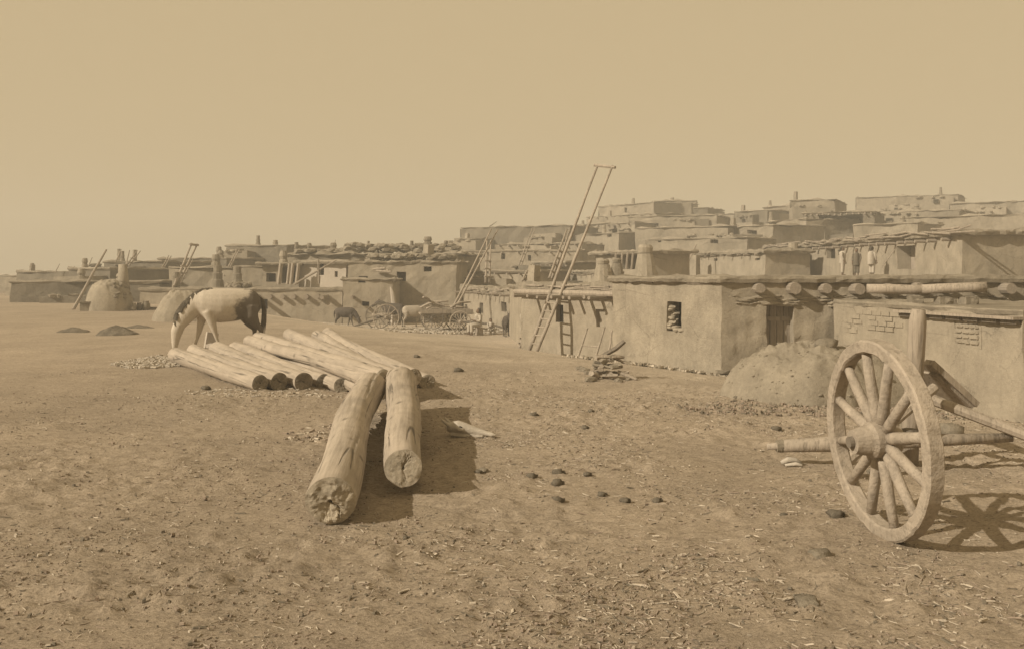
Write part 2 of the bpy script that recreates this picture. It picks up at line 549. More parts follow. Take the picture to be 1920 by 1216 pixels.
def building(name, label, fp, z0, z1, mat=None, cell=.35, amp=.035, ops=(), roof=(.14, .08, .06), roofmat=None,
             cat='building', group=None, topn=.05, freq=.7, rough=None, rmat=None):
    mat = mat or ADOBE
    root = empty(name, (fp[0][0], fp[0][1], z0), label, cat, group)
    wm = MB()
    sd = random.random() * 50
    def warp(x, y, z, top=False):
        p = Vector((x, y, z))
        a = mn.noise_vector(p * freq) * amp + mn.noise_vector(p * freq * 4.5 + Vector((9, 3, 1))) * amp * .4
        if top:
            a.z += topn * mn.noise(Vector((x * 1.1, y * 1.1, 7))) + topn * .5 * mn.noise(Vector((x * 5, y * 5, 3)))
        return (x + a.x, y + a.y, z + a.z)
    n = len(fp)
    for e in range(n):
        A = Vector(fp[e]); B = Vector(fp[(e + 1) % n])
        L = (B - A).length; d = (B - A) / L; nrm = Vector((d.y, -d.x))
        eo = [o for o in ops if o['e'] == e]
        def grid(lo, hi, keys, st):
            ks = sorted({lo, hi} | {k for k in keys if lo < k < hi})
            out = [ks[0]]
            for a, b in zip(ks[:-1], ks[1:]):
                c = max(1, int(round((b - a) / st)))
                out += [a + (b - a) * i / c for i in range(1, c + 1)]
            return out
        cs = cell if (eo or nrm.y < .3) else cell * 3
        U = grid(0, L, [v for o in eo for v in (o['s0'], o['s1'])], cs)
        V = grid(z0, z1, [v for o in eo for v in (o['h0'], o['h1'])], cs)
        ra = (rough or {}).get(e, 0)
        def P3(u, v, dep=0, top=False):
            q = Vector(warp(*(A + d * u - nrm * dep), v, top))
            if ra:
                wgt = min(1, u / .3, (L - u) / .3)
                k = .6 * mn.noise(q * 2.2 + Vector((3, 8, 1))) + .8 * mn.noise(q * 6) + .7 * mn.noise(q * 13)
                q = q + Vector((nrm.x, nrm.y, 0)) * ra * k * max(0, wgt)
            return q
        vs = [P3(u, v, 0, i == len(V) - 1) for i, v in enumerate(V) for u in U]
        nu = len(U); fs = []
        for i in range(len(V) - 1):
            for j in range(nu - 1):
                cu, cv = (U[j] + U[j + 1]) / 2, (V[i] + V[i + 1]) / 2
                if any(o['s0'] < cu < o['s1'] and o['h0'] < cv < o['h1'] for o in eo):
                    continue
                fs.append((i * nu + j, i * nu + j + 1, (i + 1) * nu + j + 1, (i + 1) * nu + j))
        wm.add(vs, fs, 1 if ra else 0)
        for o in eo:
            s0, s1, h0, h1, dp = o['s0'], o['s1'], max(o['h0'], z0), o['h1'], o['depth']
            us = [u for u in U if s0 - 1e-6 <= u <= s1 + 1e-6]; hs = [v for v in V if h0 - 1e-6 <= v <= h1 + 1e-6]
            for a, b in zip(us[:-1], us[1:]):
                wm.add([P3(a, h1), P3(b, h1), P3(b, h1, dp), P3(a, h1, dp)], [(0, 1, 2, 3)])
                wm.add([P3(a, h0), P3(b, h0), P3(b, h0, dp), P3(a, h0, dp)], [(3, 2, 1, 0)])
            for a, b in zip(hs[:-1], hs[1:]):
                wm.add([P3(s0, a), P3(s0, b), P3(s0, b, dp), P3(s0, a, dp)], [(0, 1, 2, 3)])
                wm.add([P3(s1, a), P3(s1, b), P3(s1, b, dp), P3(s1, a, dp)], [(3, 2, 1, 0)])
            kd = o['kind']
            pm = MB()
            rot = Matrix(((d.x, nrm.x, 0), (d.y, nrm.y, 0), (0, 0, 1)))
            cen = A + d * (s0 + s1) / 2 - nrm * (dp - .02)
            wd, ht = s1 - s0, h1 - h0
            if kd == 'door':
                k = o.get('planks', 4)
                for i in range(k):
                    c2 = cen + d * ((i + .5) / k - .5) * wd
                    pm.box((c2.x, c2.y, (h0 + h1) / 2), (wd / k - .012, .05 + .006 * (i % 2), ht + .04), rot)
                pm.box((cen.x + nrm.x * .05, cen.y + nrm.y * .05, h1 - .2 * ht), (wd - .02, .04, .1), rot)
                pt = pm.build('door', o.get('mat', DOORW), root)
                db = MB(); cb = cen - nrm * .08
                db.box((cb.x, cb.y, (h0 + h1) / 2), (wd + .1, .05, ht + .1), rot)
                db.build('backing', HOLLOW_SHADE, pt)  # near-black sheet paints the unlit room behind the planks
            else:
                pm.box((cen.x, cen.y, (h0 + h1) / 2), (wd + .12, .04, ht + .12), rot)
                pt = pm.build('window' if kd != 'niche' else 'recess', HOLLOW_SHADE if not (kd == 'niche' and dp < .2) else ADOBE, root)  # back pane painted near-black for the unlit room; shallow niches stay adobe
                if kd == 'bars':
                    bm_ = MB()
                    for i in range(3):
                        c2 = cen + nrm * (dp * .6)
                        bm_.box((c2.x, c2.y, h0 + ht * (i + .6) / 3.2), (wd, .05, .07), rot)
                    bm_.build('frame', POLEW, pt)
            if o.get('lintel'):
                lm = MB(); r_ = o['lintel']
                a2 = A + d * (s0 - .18) - nrm * (r_ * .5); b2 = A + d * (s1 + .2) - nrm * (r_ * .5)
                lm.tube([(a2.x, a2.y, h1 + r_ * .7), ((a2.x + b2.x) / 2, (a2.y + b2.y) / 2, h1 + r_ * .8), (b2.x, b2.y, h1 + r_ * .75)], [r_ * .9, r_, r_ * .9], 8, 0, True, .1)
                lm.build('lintel', POLEW, pt)
    wm.build('wall', [mat, rmat or ADOBE_ROUGH], root, bool(rough))
    if roof:
        roof_slab(fp, z1, roof[0], roof[1], max(.15, cell * .8), roof[2], root, roofmat, seed=sd)
    return root

def edge_vigas(root, fp, e, z, pxs=None, n=None, r=.07, L=.45, inset=.3, droop=.0):
    A = Vector(fp[e]); B = Vector(fp[(e + 1) % len(fp)])
    ln = (B - A).length; d = (B - A) / ln; nrm = Vector((d.y, -d.x))
    ss = [on_edge(A, B, p)[0] for p in pxs] if pxs else [ln * (i + .5) / n for i in range(n)]
    for s in ss:
        p = A + d * s - nrm * inset
        k = random.uniform(.8, 1.25)
        viga(root, (p.x, p.y, z + random.uniform(-.02, .02)), (nrm.x, nrm.y, -droop), inset + L * k, r * random.uniform(.9, 1.12))

def chimney(root, x, y, z, h, r, kind='pot', mat=None, seg=10):
    m = MB()
    if kind == 'pot':
        m.tube([(x, y, z - .2), (x, y, z + h * .45), (x, y, z + h * .5), (x, y, z + h * .7), (x, y, z + h * .95), (x, y, z + h)],
               [r * 1.15, r, r * .75, r * 1.0, r * .8, r * .75], seg, 0, True, .08)
    elif kind == 'stack':
        m.tube([(x, y, z - .3), (x, y, z + h * .5), (x + .03, y, z + h)], [r * 1.1, r, r * .9], 4, 0, True, .06)
    else:
        m.tube([(x, y, z - .2), (x, y, z + h * .35), (x, y, z + h * .38), (x, y, z + h * .66), (x, y, z + h * .69), (x, y, z + h)],
               [r * 1.3, r * 1.05, r * .85, r * .95, r * .75, r * .8], seg, 0, True, .08)
    return m.build('chimney', mat or POT, root)

def bl(name, label, pL, dL, pR, dR, ytop, depth, mat=None, z0=None, cell=.7, amp=.06, ops=(), roof=(.14, .08, .07), ztop=None, roofmat=None, group=None):
    A, B = XY(pL, dL), XY(pR, dR)
    d = (B - A).normalized(); back = Vector((-d.y, d.x)) * depth
    fp = [A, B, B + back, A + back]
    z1 = ztop if ztop is not None else ZT(ytop, (dL + dR) / 2)
    z1 -= roof[0] if roof else 0
    if z0 is None:
        z0 = min(gz(p[0], p[1]) for p in fp) - .4
    oo = [op(fp, o[0], *o[1:5], depth=o[5] if len(o) > 5 else .4, kind=o[6] if len(o) > 6 else 'window',
             **(o[7] if len(o) > 7 else {})) for o in ops]
    r = building(name, label, fp, z0, z1, mat, cell, amp, oo, roof, roofmat, group=group)
    return r, fp, z1

def hill_rooms(root, fp, z, d, lo=2, hi=4):
    A, B = Vector(fp[0]), Vector(fp[1]); u = (B - A).normalized(); nr = Vector((u.y, -u.x)); L = (B - A).length
    for _ in range(random.randint(lo, hi)):
        wd = random.uniform(2.0, 4.5); dpt = random.uniform(1.0, 3.2)
        c = A + u * random.uniform(wd * .5, max(wd * .6, L - wd * .5)) + nr * (dpt * .5 - .3)
        h = random.uniform(.7, 2.4); top = z - random.uniform(.15, 2.4)
        b = gz(c.x, c.y) - .5
        m = MB(); q = []
        rr = Matrix.Rotation(math.atan2(u.y, u.x) + random.uniform(-.25, .25), 3, 'Z')
        m.box((c.x, c.y, (top + b) / 2), (wd, dpt, top - b), rr)
        m.v = [tuple(Vector(v) + mn.noise_vector(Vector(v) * .5) * .3) for v in m.v]
        if random.random() < .6:      # loose rubble, poles and dirt along its roof edge
            for _k in range(5):
                e_ = rr @ Vector((random.uniform(-.5, .5) * wd, -dpt / 2, 0))
                m.rock((c.x + e_.x, c.y + e_.y, top + random.uniform(-.05, .1)), (random.uniform(.15, .4), .2, random.uniform(.06, .16)), random.random(), 1, .4, random.random() * 50)
        ro = m.build('room', random.choice([ADOBE_FAR, ADOBE_FAR, ADOBE_DARK_SHADED, ADOBE]), root)
        if random.random() < .45:
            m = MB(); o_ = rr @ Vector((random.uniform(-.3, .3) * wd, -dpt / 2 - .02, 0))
            m.box((c.x + o_.x, c.y + o_.y, top - random.uniform(.5, .9)), (random.uniform(.3, .6), .3, random.uniform(.4, .8)), rr)  # solid near-black box paints the opening's shade; no hole is cut
            wo = m.build('window', HOLLOW_SHADE, None); wo.parent = ro; wo.location = -(root.location + ro.location)

# ---- the near house by the mound
MH = [Vector((2.7, 26.4)), Vector((4.87, 23.0)), Vector((13.5, 23.35)), Vector((13.5, 30)), Vector((6, 31.5))]
mh_ops = [op(MH, 0, 1250, 1279, 567, 619, .42, 'window', lintel=.05),
          op(MH, 1, 1437, 1490, 573, 700, .34, 'door', planks=4, lintel=.06)]
house = building('adobe_house', 'large near adobe house with plank door behind the earth mound and big round viga ends', MH, -1.4, 1.52,
                 ADOBE, .09, .05, mh_ops, (.13, .10, .07), topn=.07, freq=.9, rough={1: .045, 0: .010})
edge_vigas(house, MH, 1, 1.37, [1419, 1484, 1543, 1601, 1657, 1713, 1770, 1826, 1880], r=.13, L=.36)
# rough stonework band over the door
def stone_band(root, A, B, z0, z1, n, out=.05, mat=STONE, name='rubble_course', s=(.16, .07, .05)):
    m = MB(); A = Vector(A); B = Vector(B); d = (B - A).normalized(); nr = Vector((d.y, -d.x)); L = (B - A).length
    for i in range(n):
        p = A + d * random.uniform(0, L) + nr * random.uniform(-.03, out)
        k = random.uniform(.5, 1.3)
        m.rock((p.x, p.y, random.uniform(z0, z1)), (s[0] * k, s[1] * k, s[2] * k), math.atan2(d.y, d.x), 1, .5, random.random() * 90)
    o = m.build(name, mat, root)
    return o
a1, b1 = MH[1], MH[2]
ln1 = (b1 - a1).length; dd1 = (b1 - a1) / ln1
stone_band(house, a1 + dd1 * .3, a1 + dd1 * 3.2, 1.0, 1.2, 80, .03, ADOBE_ROUGH, 'rubble_course', (.13, .05, .03))
stone_band(house, a1 + dd1 * 2.6, a1 + dd1 * 8.4, .95, 1.2, 110, .04, ADOBE_ROUGH, 'rubble_course', (.14, .05, .035))
stone_band(house, MH[0].lerp(MH[1], .75), MH[1], -.75, -.62, 14, .12, STONE, 'rubble_course', (.2, .1, .06))
stone_band(house, MH[1] - dd1 * .02, MH[1] + dd1 * .9, -.85, -.55, 22, .12, STONE, 'rubble_course', (.2, .1, .07))
wo_ = mh_ops[0]; dw = (MH[1] - MH[0]).normalized(); nw = Vector((dw.y, -dw.x)); m = MB()
for i in range(11):
    hz_ = wo_['h0'] + (wo_['h1'] - wo_['h0']) * i / 13
    p = MH[0] + dw * (wo_['s0'] + random.uniform(-.03, .035)) - nw * random.uniform(.1, .34)
    m.rock((p.x, p.y, hz_ + .03), (.09, .14, .05), random.random(), 2, .35, i * 3.3)
for i in range(7):
    p = MH[0] + dw * (wo_['s0'] + (wo_['s1'] - wo_['s0']) * (i + .5) / 7) - nw * random.uniform(.02, .2)
    m.rock((p.x, p.y, wo_['h0'] + .02 + .04 * (i < 4)), (.1, .1, .05), random.random(), 2, .35, i * 5.1)
m.build('reveal_stone', ADOBE, house)
# sticks showing under the roof edge on the street side
m = MB()
A0, B0 = MH[0], MH[1]
dn0 = (B0 - A0).normalized(); nr0 = Vector((dn0.y, -dn0.x))
for i in range(26):
    p = A0.lerp(B0, random.random() * .78) + nr0 * random.uniform(-.05, .04)
    q = p + dn0 * random.uniform(.2, .7)
    z = 1.50 + random.uniform(-.05, .03)
    m.tube([(p.x, p.y, z), (q.x, q.y, z + random.uniform(-.03, .03))], random.uniform(.012, .028), 5)
m.build('brush', POLEW, house)

# ---- low house that comes forward at the frame's edge
LH = [Vector((7.40, 22.75)), Vector((8.78, 17.0)), Vector((14, 17.4)), Vector((14, 22.75))]
lh_ops = [op(LH, 0, 1790, 1834, 596, 645, .06, 'niche')]
lowh = building('low_adobe_house', 'low sunlit adobe house with a board ledge and walled-up window beside the cart wheel', LH, -1.4, 1.02, ADOBE, .13, .045, lh_ops,
                (.10, .0, .05), topn=.06, rough={0: .012}, rmat=ADOBE)
# the window is filled with stones
A, B = LH[0], LH[1]; dl = (B - A).normalized(); nl = Vector((dl.y, -dl.x))
o_ = lh_ops[0]; m = MB()
nrow = 5
for r_ in range(nrow):
    s = o_['s0']
    while s < o_['s1'] - .03:
        wd = random.uniform(.12, .3); wd = min(wd, o_['s1'] - s)
        p = A + dl * (s + wd / 2) - nl * .03
        hh = (o_['h1'] - o_['h0']) / nrow
        m.rock((p.x, p.y, o_['h0'] + hh * (r_ + .5)), (wd * .56, .06, hh * .56), math.atan2(dl.y, dl.x), 1, .2, random.random() * 60)
        s += wd
m.build('stone_fill', ADOBE, lowh)
# ledge board; the shade of its slot is put in as dark blocks below
sA, dA, _ = on_edge(A, B, 1690); zl = .92
p = A + dl * sA; q = B
m = MB(); c = (p + q) / 2 + nl * .07
rotl = Matrix(((dl.x, nl.x, 0), (dl.y, nl.y, 0), (0, 0, 1)))
m.box((c.x, c.y, .955), ((q - p).length, .26, .05), rotl)
m.build('ledge_board', WOOD, lowh)
m = MB()
for sgm in range(7):
    c = p + dl * ((q - p).length * (sgm + .5) / 7) + nl * .05
    m.box((c.x, c.y, .885), (.38, .1, .06), rotl)
m.build('ledge_slot_shade', DARKW, lowh)
m = MB()      # faint adobe brick courses where the plaster has gone
for row in range(5):
    s = .25 + .13 * (row % 2)
    while s < 2.5:
        wd = random.uniform(.24, .34)
        if random.random() < .6:
            c = A + dl * (s + wd / 2) - nl * .022
            m.box((c.x, c.y, .45 + row * .105), (wd * .96, .05 + random.uniform(0, .012), .09), rotl)
        s += wd + .015
m.build('adobe_brick_course', ADOBE, lowh)
# spare beams laid on stones over this roof
for i, (a_, b_, lb) in enumerate((((1625, 541, 21.4), (1742, 544, 21.1), 'spare roof beam nearer the plank door, propped on stones over the low house'),
                                  ((1728, 542, 20.7), (1850, 538, 20.3), 'spare roof beam running to the edge of the photo, propped on stones over the low house'))):
    a_, b_ = W(*a_), W(*b_); m = MB()
    m.tube([a_, a_.lerp(b_, .35), a_.lerp(b_, .7), b_], [.095, .105, .1, .11], 12, 0, True, .07)
    tag(m.build('roof_beam', WOOD, None, True, loc=a_), lb, 'beam', 'spare beams over the low house')
for i, (px, d, lb) in enumerate(((1716, 21.1, 'square prop stone under the overlap of the two spare beams'), (1772, 20.7, 'long prop stone under the middle of the farther-reaching spare beam'), (1816, 20.5, 'prop stone under the spare beam at the edge of the photo'))):
    p = XY(px, d); m = MB(); m.box((p.x, p.y, 1.135), ((.26, .36, .3)[i], .26, .2), Matrix.Rotation(.1 * i, 3, 'Z')); m.rock((p.x + .02, p.y, 1.14), ((.15, .2, .17)[i], .15, .12), 0, 2, .3, i)
    tag(m.build('prop_stone', STONE, None, False, loc=(p.x, p.y, 1.04)), lb, 'stone', 'prop stones on the low roof')

# ---- street row (sunlit, receding)
r, fp, z = bl('terrace_house', 'sunlit street house with a roof-edge pole on vigas behind the tall ladder', 978, 33, 1165, 30, 0, 4.5, ADOBE, None, .16, .04,
              [(0, 1042, 1056, 572, 604, .25, 'window', dict(lintel=.04)), (0, 1118, 1136, 579, 612, .16, 'niche', dict(lintel=.035))],
              (.34, .14, .10), ztop=1.40)
A, B = fp[0], fp[1]; d_ = (B - A).normalized(); n_ = Vector((d_.y, -d_.x))
edge_vigas(r, fp, 0, .97, [1005, 1023, 1040, 1066, 1087, 1107, 1127, 1146], r=.055, L=.85)
m = MB()
pa = A - d_ * .1 + n_ * .22; pb = B + n_ * .22
m.tube([(pa.x, pa.y, 1.10), ((pa.x + pb.x) / 2, (pa.y + pb.y) / 2, 1.09), (pb.x, pb.y, 1.08)], [.085, .1, .09], 9, 0, True, .05)
m.build('roof_edge_pole', WOOD, r)
m = MB()
for i in range(46):
    p = A.lerp(B, random.random() * .95) + n_ * random.uniform(.12, .22)
    q = p + d_ * random.uniform(.3, .9)
    zz = random.choice([1.12, 1.2, 1.3]) + random.uniform(-.03, .03)
    m.tube([(p.x, p.y, zz), (q.x, q.y, zz + random.uniform(-.04, .04))], random.uniform(.012, .03), 5)
m.build('brush', POLEW, r)

r, fp, z = bl('terrace_house', 'farther sunlit street house with a close row of thin vigas above the wagon', 870, 54, 974, 44, 0, 5, ADOBE, None, .3, .05,
              [(0, 872, 877, 570, 597, .25), (0, 898, 906, 568, 588, .25), (0, 940, 949, 566, 584, .25, 'window', dict(lintel=.05))],
              (.3, .15, .12), ztop=1.02)
edge_vigas(r, fp, 0, .68, [872, 880, 889, 897, 905, 913, 922, 930, 938, 946, 955, 963], r=.05, L=.55)
m = MB()
for i in range(30):
    p = fp[0].lerp(fp[1], random.random()); q = p + (fp[1] - fp[0]).normalized() * random.uniform(.4, 1.2)
    zz = .78 + random.uniform(-.05, .2)
    m.tube([(p.x - .2, p.y - .05, zz), (q.x - .2, q.y - .05, zz + .03)], random.uniform(.02, .04), 5)
m.build('brush', POLEW, r)
# link wall piece between the two street houses
r, fp, z = bl('terrace_house', 'narrow taller house end between the two sunlit street houses', 955, 42, 982, 37, 0, 4, ADOBE, None, .25, .05, [], (.12, .08, .06), ztop=1.25)
chimney(r, fp[1].x + .4, fp[1].y + 1, 1.2, .8, .25, 'stack', ADOBE)

# ---- the broad house across the plaza
zE = .88
r, fp, z = bl('long_low_house', 'long low house wall with projecting vigas behind the grazing horse', 262, 54, 641, 54, 0, 5, ADOBE, None, .32, .07,
              [(0, 472, 502, 562, 580, .3, 'bars')], (.16, .06, .10), ztop=.90)
edge_vigas(r, fp, 0, .42, [486, 508, 532, 552, 576, 597, 613], r=.12, L=.3)
edge_vigas(r, fp, 0, .42, [484, 612], r=.12, L=1.15)
for px, h, rr, kd in ((408, 1.25, .3, 'jar'), (445, 1.2, .28, 'jar'), (330, .9, .2, 'pot')):
    p = XY(px, 56); chimney(r, p.x, p.y, .85, h, rr, kd)
m = MB()
for i in range(60):
    p = XY(random.uniform(425, 470), random.uniform(54.3, 55.5)); m.rock((p.x, p.y, .92 + random.random() * .2), (.12, .12, .1), random.random() * 3, 1, .4, i)
tag(m.build('roof_rubble', STONE, r), kind='stuff')
r, fp, z = bl('corner_house', 'house corner with a rough wall end that casts the sloping shadow behind the carts', 642, 53.7, 738, 53.7, 522, 2.8, ADOBE, None, .3, .08,
              [(0, 679, 692, 565, 574, .3), (0, 673, 686, 520, 530, .3)], (.12, .03, .16))
edge_vigas(r, fp, 0, .4, [663], r=.09, L=.8)
m = MB()
p = XY(738, 53.6)
m.tube([(p.x, p.y, -1.1), (p.x + .05, p.y, -.2), (p.x - .05, p.y, .6), (p.x - .15, p.y, .95)], [.22, .16, .12, .06], 7, 0, True, .3)
m.build('plaster_buttress', WHITEWASH, r)
r, fp, z = bl('whitewashed_room', 'pale whitewashed upper room with a leaning pole and dark doorway on the long low roof', 560, 58.5, 650, 57.5, 488, 3, WHITEWASH, .5, .3, .05,
              [(0, 594, 607, 493, 516, .5, 'niche'), (0, 627, 632, 509, 520, .25), (0, 648, 657, 500, 520, .3)], (.2, .25, .1))
m = MB(); m.tube([W(552, 533, 56.2), W(630, 488, 57.0)], [.07, .05], 6); m.build('pole', POLEW, r)
m = MB(); m.tube([W(598, 532, 56.5), W(597, 488, 56.5)], .06, 6); m.build('porch_post', POLEW, r)
r, fp, z = bl('pole_shed', 'open pole-built shed standing beside the whitewashed upper room', 492, 58.2, 559, 58.2, 492, 3, ADOBE, .5, .35, .06,
              [(0, 528, 556, 500, 530, 1.6, 'niche'), (0, 500, 518, 512, 528, .8, 'niche')], (.16, .3, .12))
for px in (525, 541, 546, 556):
    m = MB(); m.tube([W(px - random.uniform(0, 4), 533, 57.5), W(px + random.uniform(0, 5), 494, 57.5)], random.uniform(.06, .13), 6, 0, True, .1); m.build('post', WOOD, r)
r, fp, z = bl('stone_house', 'broad two-storey house with two small windows behind the carts and a rubble-heaped roof', 652, 56.8, 856, 56.4, 489, 6, ADOBE, None, .3, .08,
              [(0, 744, 761, 510, 526, .5, 'bars'), (0, 795, 810, 501, 510, .4, 'bars')], (.14, .1, .14))
m = MB()
for i in range(160):
    p = XY(random.uniform(690, 850), random.uniform(57, 61)); m.rock((p.x, p.y, ZT(489, 56.5) + random.random() * .35), (.28, .25, .14), random.random() * 3, 1, .5, i)
tag(m.build('roof_rubble', STONE, r), kind='stuff')
p = XY(803, 58.2); chimney(r, p.x, p.y, 2.4, .95, .33, 'stack', ADOBE)
p = XY(690, 57.3)
m = MB()
m.tube([W(705, 503, 56.5), W(728, 507, 56.2)], .06, 6); m.tube([W(700, 505, 56.5), W(722, 503, 56.2)], .06, 6); m.tube([W(706, 508, 56.4), W(733, 510, 56.1)], .07, 6)
m.build('pole', WOOD, r)
r, fp, z = bl('rubble_roof_house', 'rear house with a broken stone roofline and clay chimney pots', 530, 66, 860, 64, 474, 7, STONE, None, .5, .15,
              [], (.2, .1, .3))
for px, yy, h, rr, kd in ((556, 474, .75, .16, 'jar'), (580, 474, .7, .17, 'pot'), (625, 472, .65, .24, 'pot'), (690, 470, .7, .1, 'stack'), (772, 467, .6, .15, 'jar'), (802, 462, .7, .3, 'pot'), (836, 464, .5, .16, 'pot'), (655, 472, .4, .18, 'pot')):
    p = XY(px, 67); chimney(r, p.x, p.y, ZT(yy, 67) - .05, h, rr, kd)
m = MB()
for i in range(240):
    px = random.uniform(560, 858); p = XY(px, random.uniform(65.5, 69))
    m.rock((p.x, p.y, 3.05 + random.random() * .4 * (.4 + (px > 650))), (.32, .3, .15), random.random() * 3, 1, .5, i)
tag(m.build('roof_rubble', STONE, r), kind='stuff')

# ---- the far west end
far = [
 # label, pL, dL, pR, dR, ytop, depth, mat
 ('flat-topped dark house block above the donkey-side roofs with one chimney', 424, 80, 538, 78, 459, 7, ADOBE_DARK_SHADED),
 ('long dim house under the flat-topped block behind the horse', 296, 76, 424, 74, 483, 6, ADOBE_DARK_SHADED),
 ('second dim house wall behind the adobe oven dome', 196, 70, 303, 68, 489, 6, ADOBE_DARK_SHADED),
 ('low house with sloping wall top behind the leaning oven pole', 128, 64, 206, 62, 502, 6, ADOBE_DARK_SHADED),
 ('lowest house of the town by the western open ground', 30, 74, 134, 72, 508, 6, ADOBE_DARK_SHADED),
 ('ground-floor wall between the oven dome and the horse', 20, 56, 300, 57, 526, 5, ADOBE_DARK_SHADED),
 ('pale flat house beneath the small paired ladder', 316, 62, 440, 62, 500, 5, ADOBE),
 ('half-hidden house beside the open pole-built shed', 436, 62, 532, 62, 498, 4, ADOBE),
 ('small outlying house farthest along the western skyline', -60, 82, 60, 80, 516, 6, ADOBE_FAR),
]
for lb, pL, dL, pR, dR, yt, dp, mt in far:
    r, fp, z = bl('distant_house', lb, pL, dL, pR, dR, yt, dp, mt, None, .8, .14, [], (.14, .02, .16))
    hill_rooms(r, fp, z, dL, 1, 3)
    for k in range(random.randint(1, 3)):
        t = random.uniform(.1, .9); p = fp[0].lerp(fp[1], t)
        chimney(r, p.x, p.y + 1.5, z, random.uniform(.5, 1.1), random.uniform(.15, .28), random.choice(['pot', 'jar', 'stack']), ADOBE_FAR)
p = XY(434, 81)
# ---- middle ground behind the street
mid = [
 ('low shadowed wall behind the long leaning pole', 857, 63, 1012, 60, 506, 4, ADOBE, [(0, 905, 914, 505, 520, .3)]),
 ('roofless pale room with slender posts under the far dark block', 1002, 70, 1062, 66, 490, 4, ADOBE_FAR, []),
 ('pale terrace behind the long ladder with a brick-toothed parapet', 1060, 66, 1125, 58, 507, 4, ADOBE, []),
 ('broad dim terrace below the far dark block', 870, 84, 1080, 80, 468, 6, ADOBE_FAR, [(0, 940, 948, 475, 486), (0, 990, 996, 478, 488)]),
]
for lb, pL, dL, pR, dR, yt, dp, mt, ops in mid:
    r, fp, z = bl('distant_house', lb, pL, dL, pR, dR, yt, dp, mt, None, .5, .1, ops, (.16, .1, .12))
    hill_rooms(r, fp, z, dL, 1, 3)
    edge_vigas(r, fp, 0, z - .1, n=7, r=.06, L=.3)

# ---- upper terrace behind the near house
r, fp, z = bl('terrace_platform', 'roof terrace on which the three people stand', 1380, 72, 1880, 40, 0, 3.2, ADOBE, None, 1.2, .05, [], (.14, .05, .05), ztop=1.55)
CA, CB = Vector((19.1, 74)), Vector((20.0, 44))
CF = [CA, CB, CB + Vector((8, 1)), CA + Vector((8, 1))]
c_ops = [op(CF, 0, 1681, 1716, 461, 505, .8, 'door', planks=1, mat=WOOD), op(CF, 0, 1551, 1566, 461, 486, .3, 'niche'), op(CF, 0, 1571, 1576, 470, 480, .3)]
up = building('upper_house', 'long upper house with a viga-lined eave behind the three people on the terrace', CF, 1.2, 3.42, ADOBE, .3, .06, c_ops, (.26, .28, .14), topn=.1)
edge_vigas(up, CF, 0, 3.22, [1521, 1536, 1551, 1564, 1577, 1590, 1603, 1617, 1632, 1648, 1664, 1681, 1699, 1718, 1738, 1758, 1783], r=.08, L=.5)
ch = XY(1496, 63.5); chimney(up, ch.x - .3, ch.y, 1.6, 2.0, .38, 'jar', ADOBE)
m = MB()
c = on_edge(CA, CB, 1514)
m.box((CA.lerp(CB, c[0] / (CB - CA).length).x - .35, c[1], 2.35), (.08, 1.9, 1.5)); m.build('pale_panel', WHITEWASH, up)
m = MB(); m.tube([W(1656, 498, 48), W(1679, 467, 49)], .025, 5); m.build('pole', POLEW, up)
m = MB()
for i in range(40):
    t = random.random(); p = CA.lerp(CB, t); m.tube([(p.x - .35, p.y, 3.5 + random.uniform(-.05, .25)), (p.x - .32, p.y - random.uniform(1, 3), 3.5 + random.uniform(-.05, .25))], .045, 5)
m.build('brush', POLEW, up)

DA, DB = Vector((10.9, 80)), Vector((15.6, 61))
DF = [DA, DB, DB + Vector((3, .7)), DA + Vector((3, .7))]
d_ops = [op(DF, 0, 1258, 1266, 488, 508, .3), op(DF, 0, 1297, 1305, 487, 501, .4), op(DF, 0, 1338, 1345, 485, 490, .2), op(DF, 0, 1416, 1424, 486, 490, .2)]
r = building('upper_house', 'smaller upper house with ragged brush eave and slim doorway slits on the terrace', DF, .8, 2.95, ADOBE, .35, .08, d_ops, (.22, .25, .18), topn=.12)
edge_vigas(r, DF, 0, 2.85, n=16, r=.06, L=.4)
p = XY(1314, 68); chimney(r, p.x - .4, p.y, 1.3, 1.6, .35, 'stack', ADOBE)
m = MB(); m.tube([W(1284, 507, 66), W(1305, 460, 67)], .06, 5); m.build('pole', POLEW, r)

r, fp, z = bl('distant_house', 'small porch roof with hanging jars next to the big clay chimney', 1118, 62, 1206, 56, 470, 3, ADOBE, None, .4, .08, [(0, 1150, 1200, 478, 505, 1.5, 'niche')], (.2, .35, .15))
for px in (1152, 1164, 1174, 1184):
    m = MB(); m.tube([W(px, 505, 55.5), W(px + 3, 474, 55.5)], .06, 5); m.build('post', POLEW, r)
def free_chimney(px, d, y0, y1, rr, label, mat=ADOBE):
    p = W(px, y1, d); h = ZT(y0, d) - p.z
    m = MB()
    m.tube([(p.x, p.y, p.z - .6), (p.x, p.y, p.z + h * .3), (p.x, p.y, p.z + h * .68), (p.x, p.y, p.z + h * .7), (p.x, p.y, p.z + h * .72), (p.x, p.y, p.z + h * .9), (p.x, p.y, p.z + h)],
           [rr * 1.7, rr * 1.35, rr * 1.0, rr * .78, rr * .92, rr, rr * .75], 12, 0, True, .1)
    o = m.build('chimney_stack', mat, None, loc=(p.x, p.y, p.z))
    return tag(o, label, 'chimney', 'clay pot chimneys on the terrace roofs')

free_chimney(1210, 52, 459, 514, .40, 'tallest and fattest clay chimney, two-tiered, beside the porch roof')
free_chimney(1131, 42, 486, 518, .27, 'stout clay chimney nearest the long ladder on the street roof', ADOBE_ROUGH)
free_chimney(1157, 44, 484, 513, .20, 'dark jar-like chimney between the stout one and the big two-tiered one', POT)

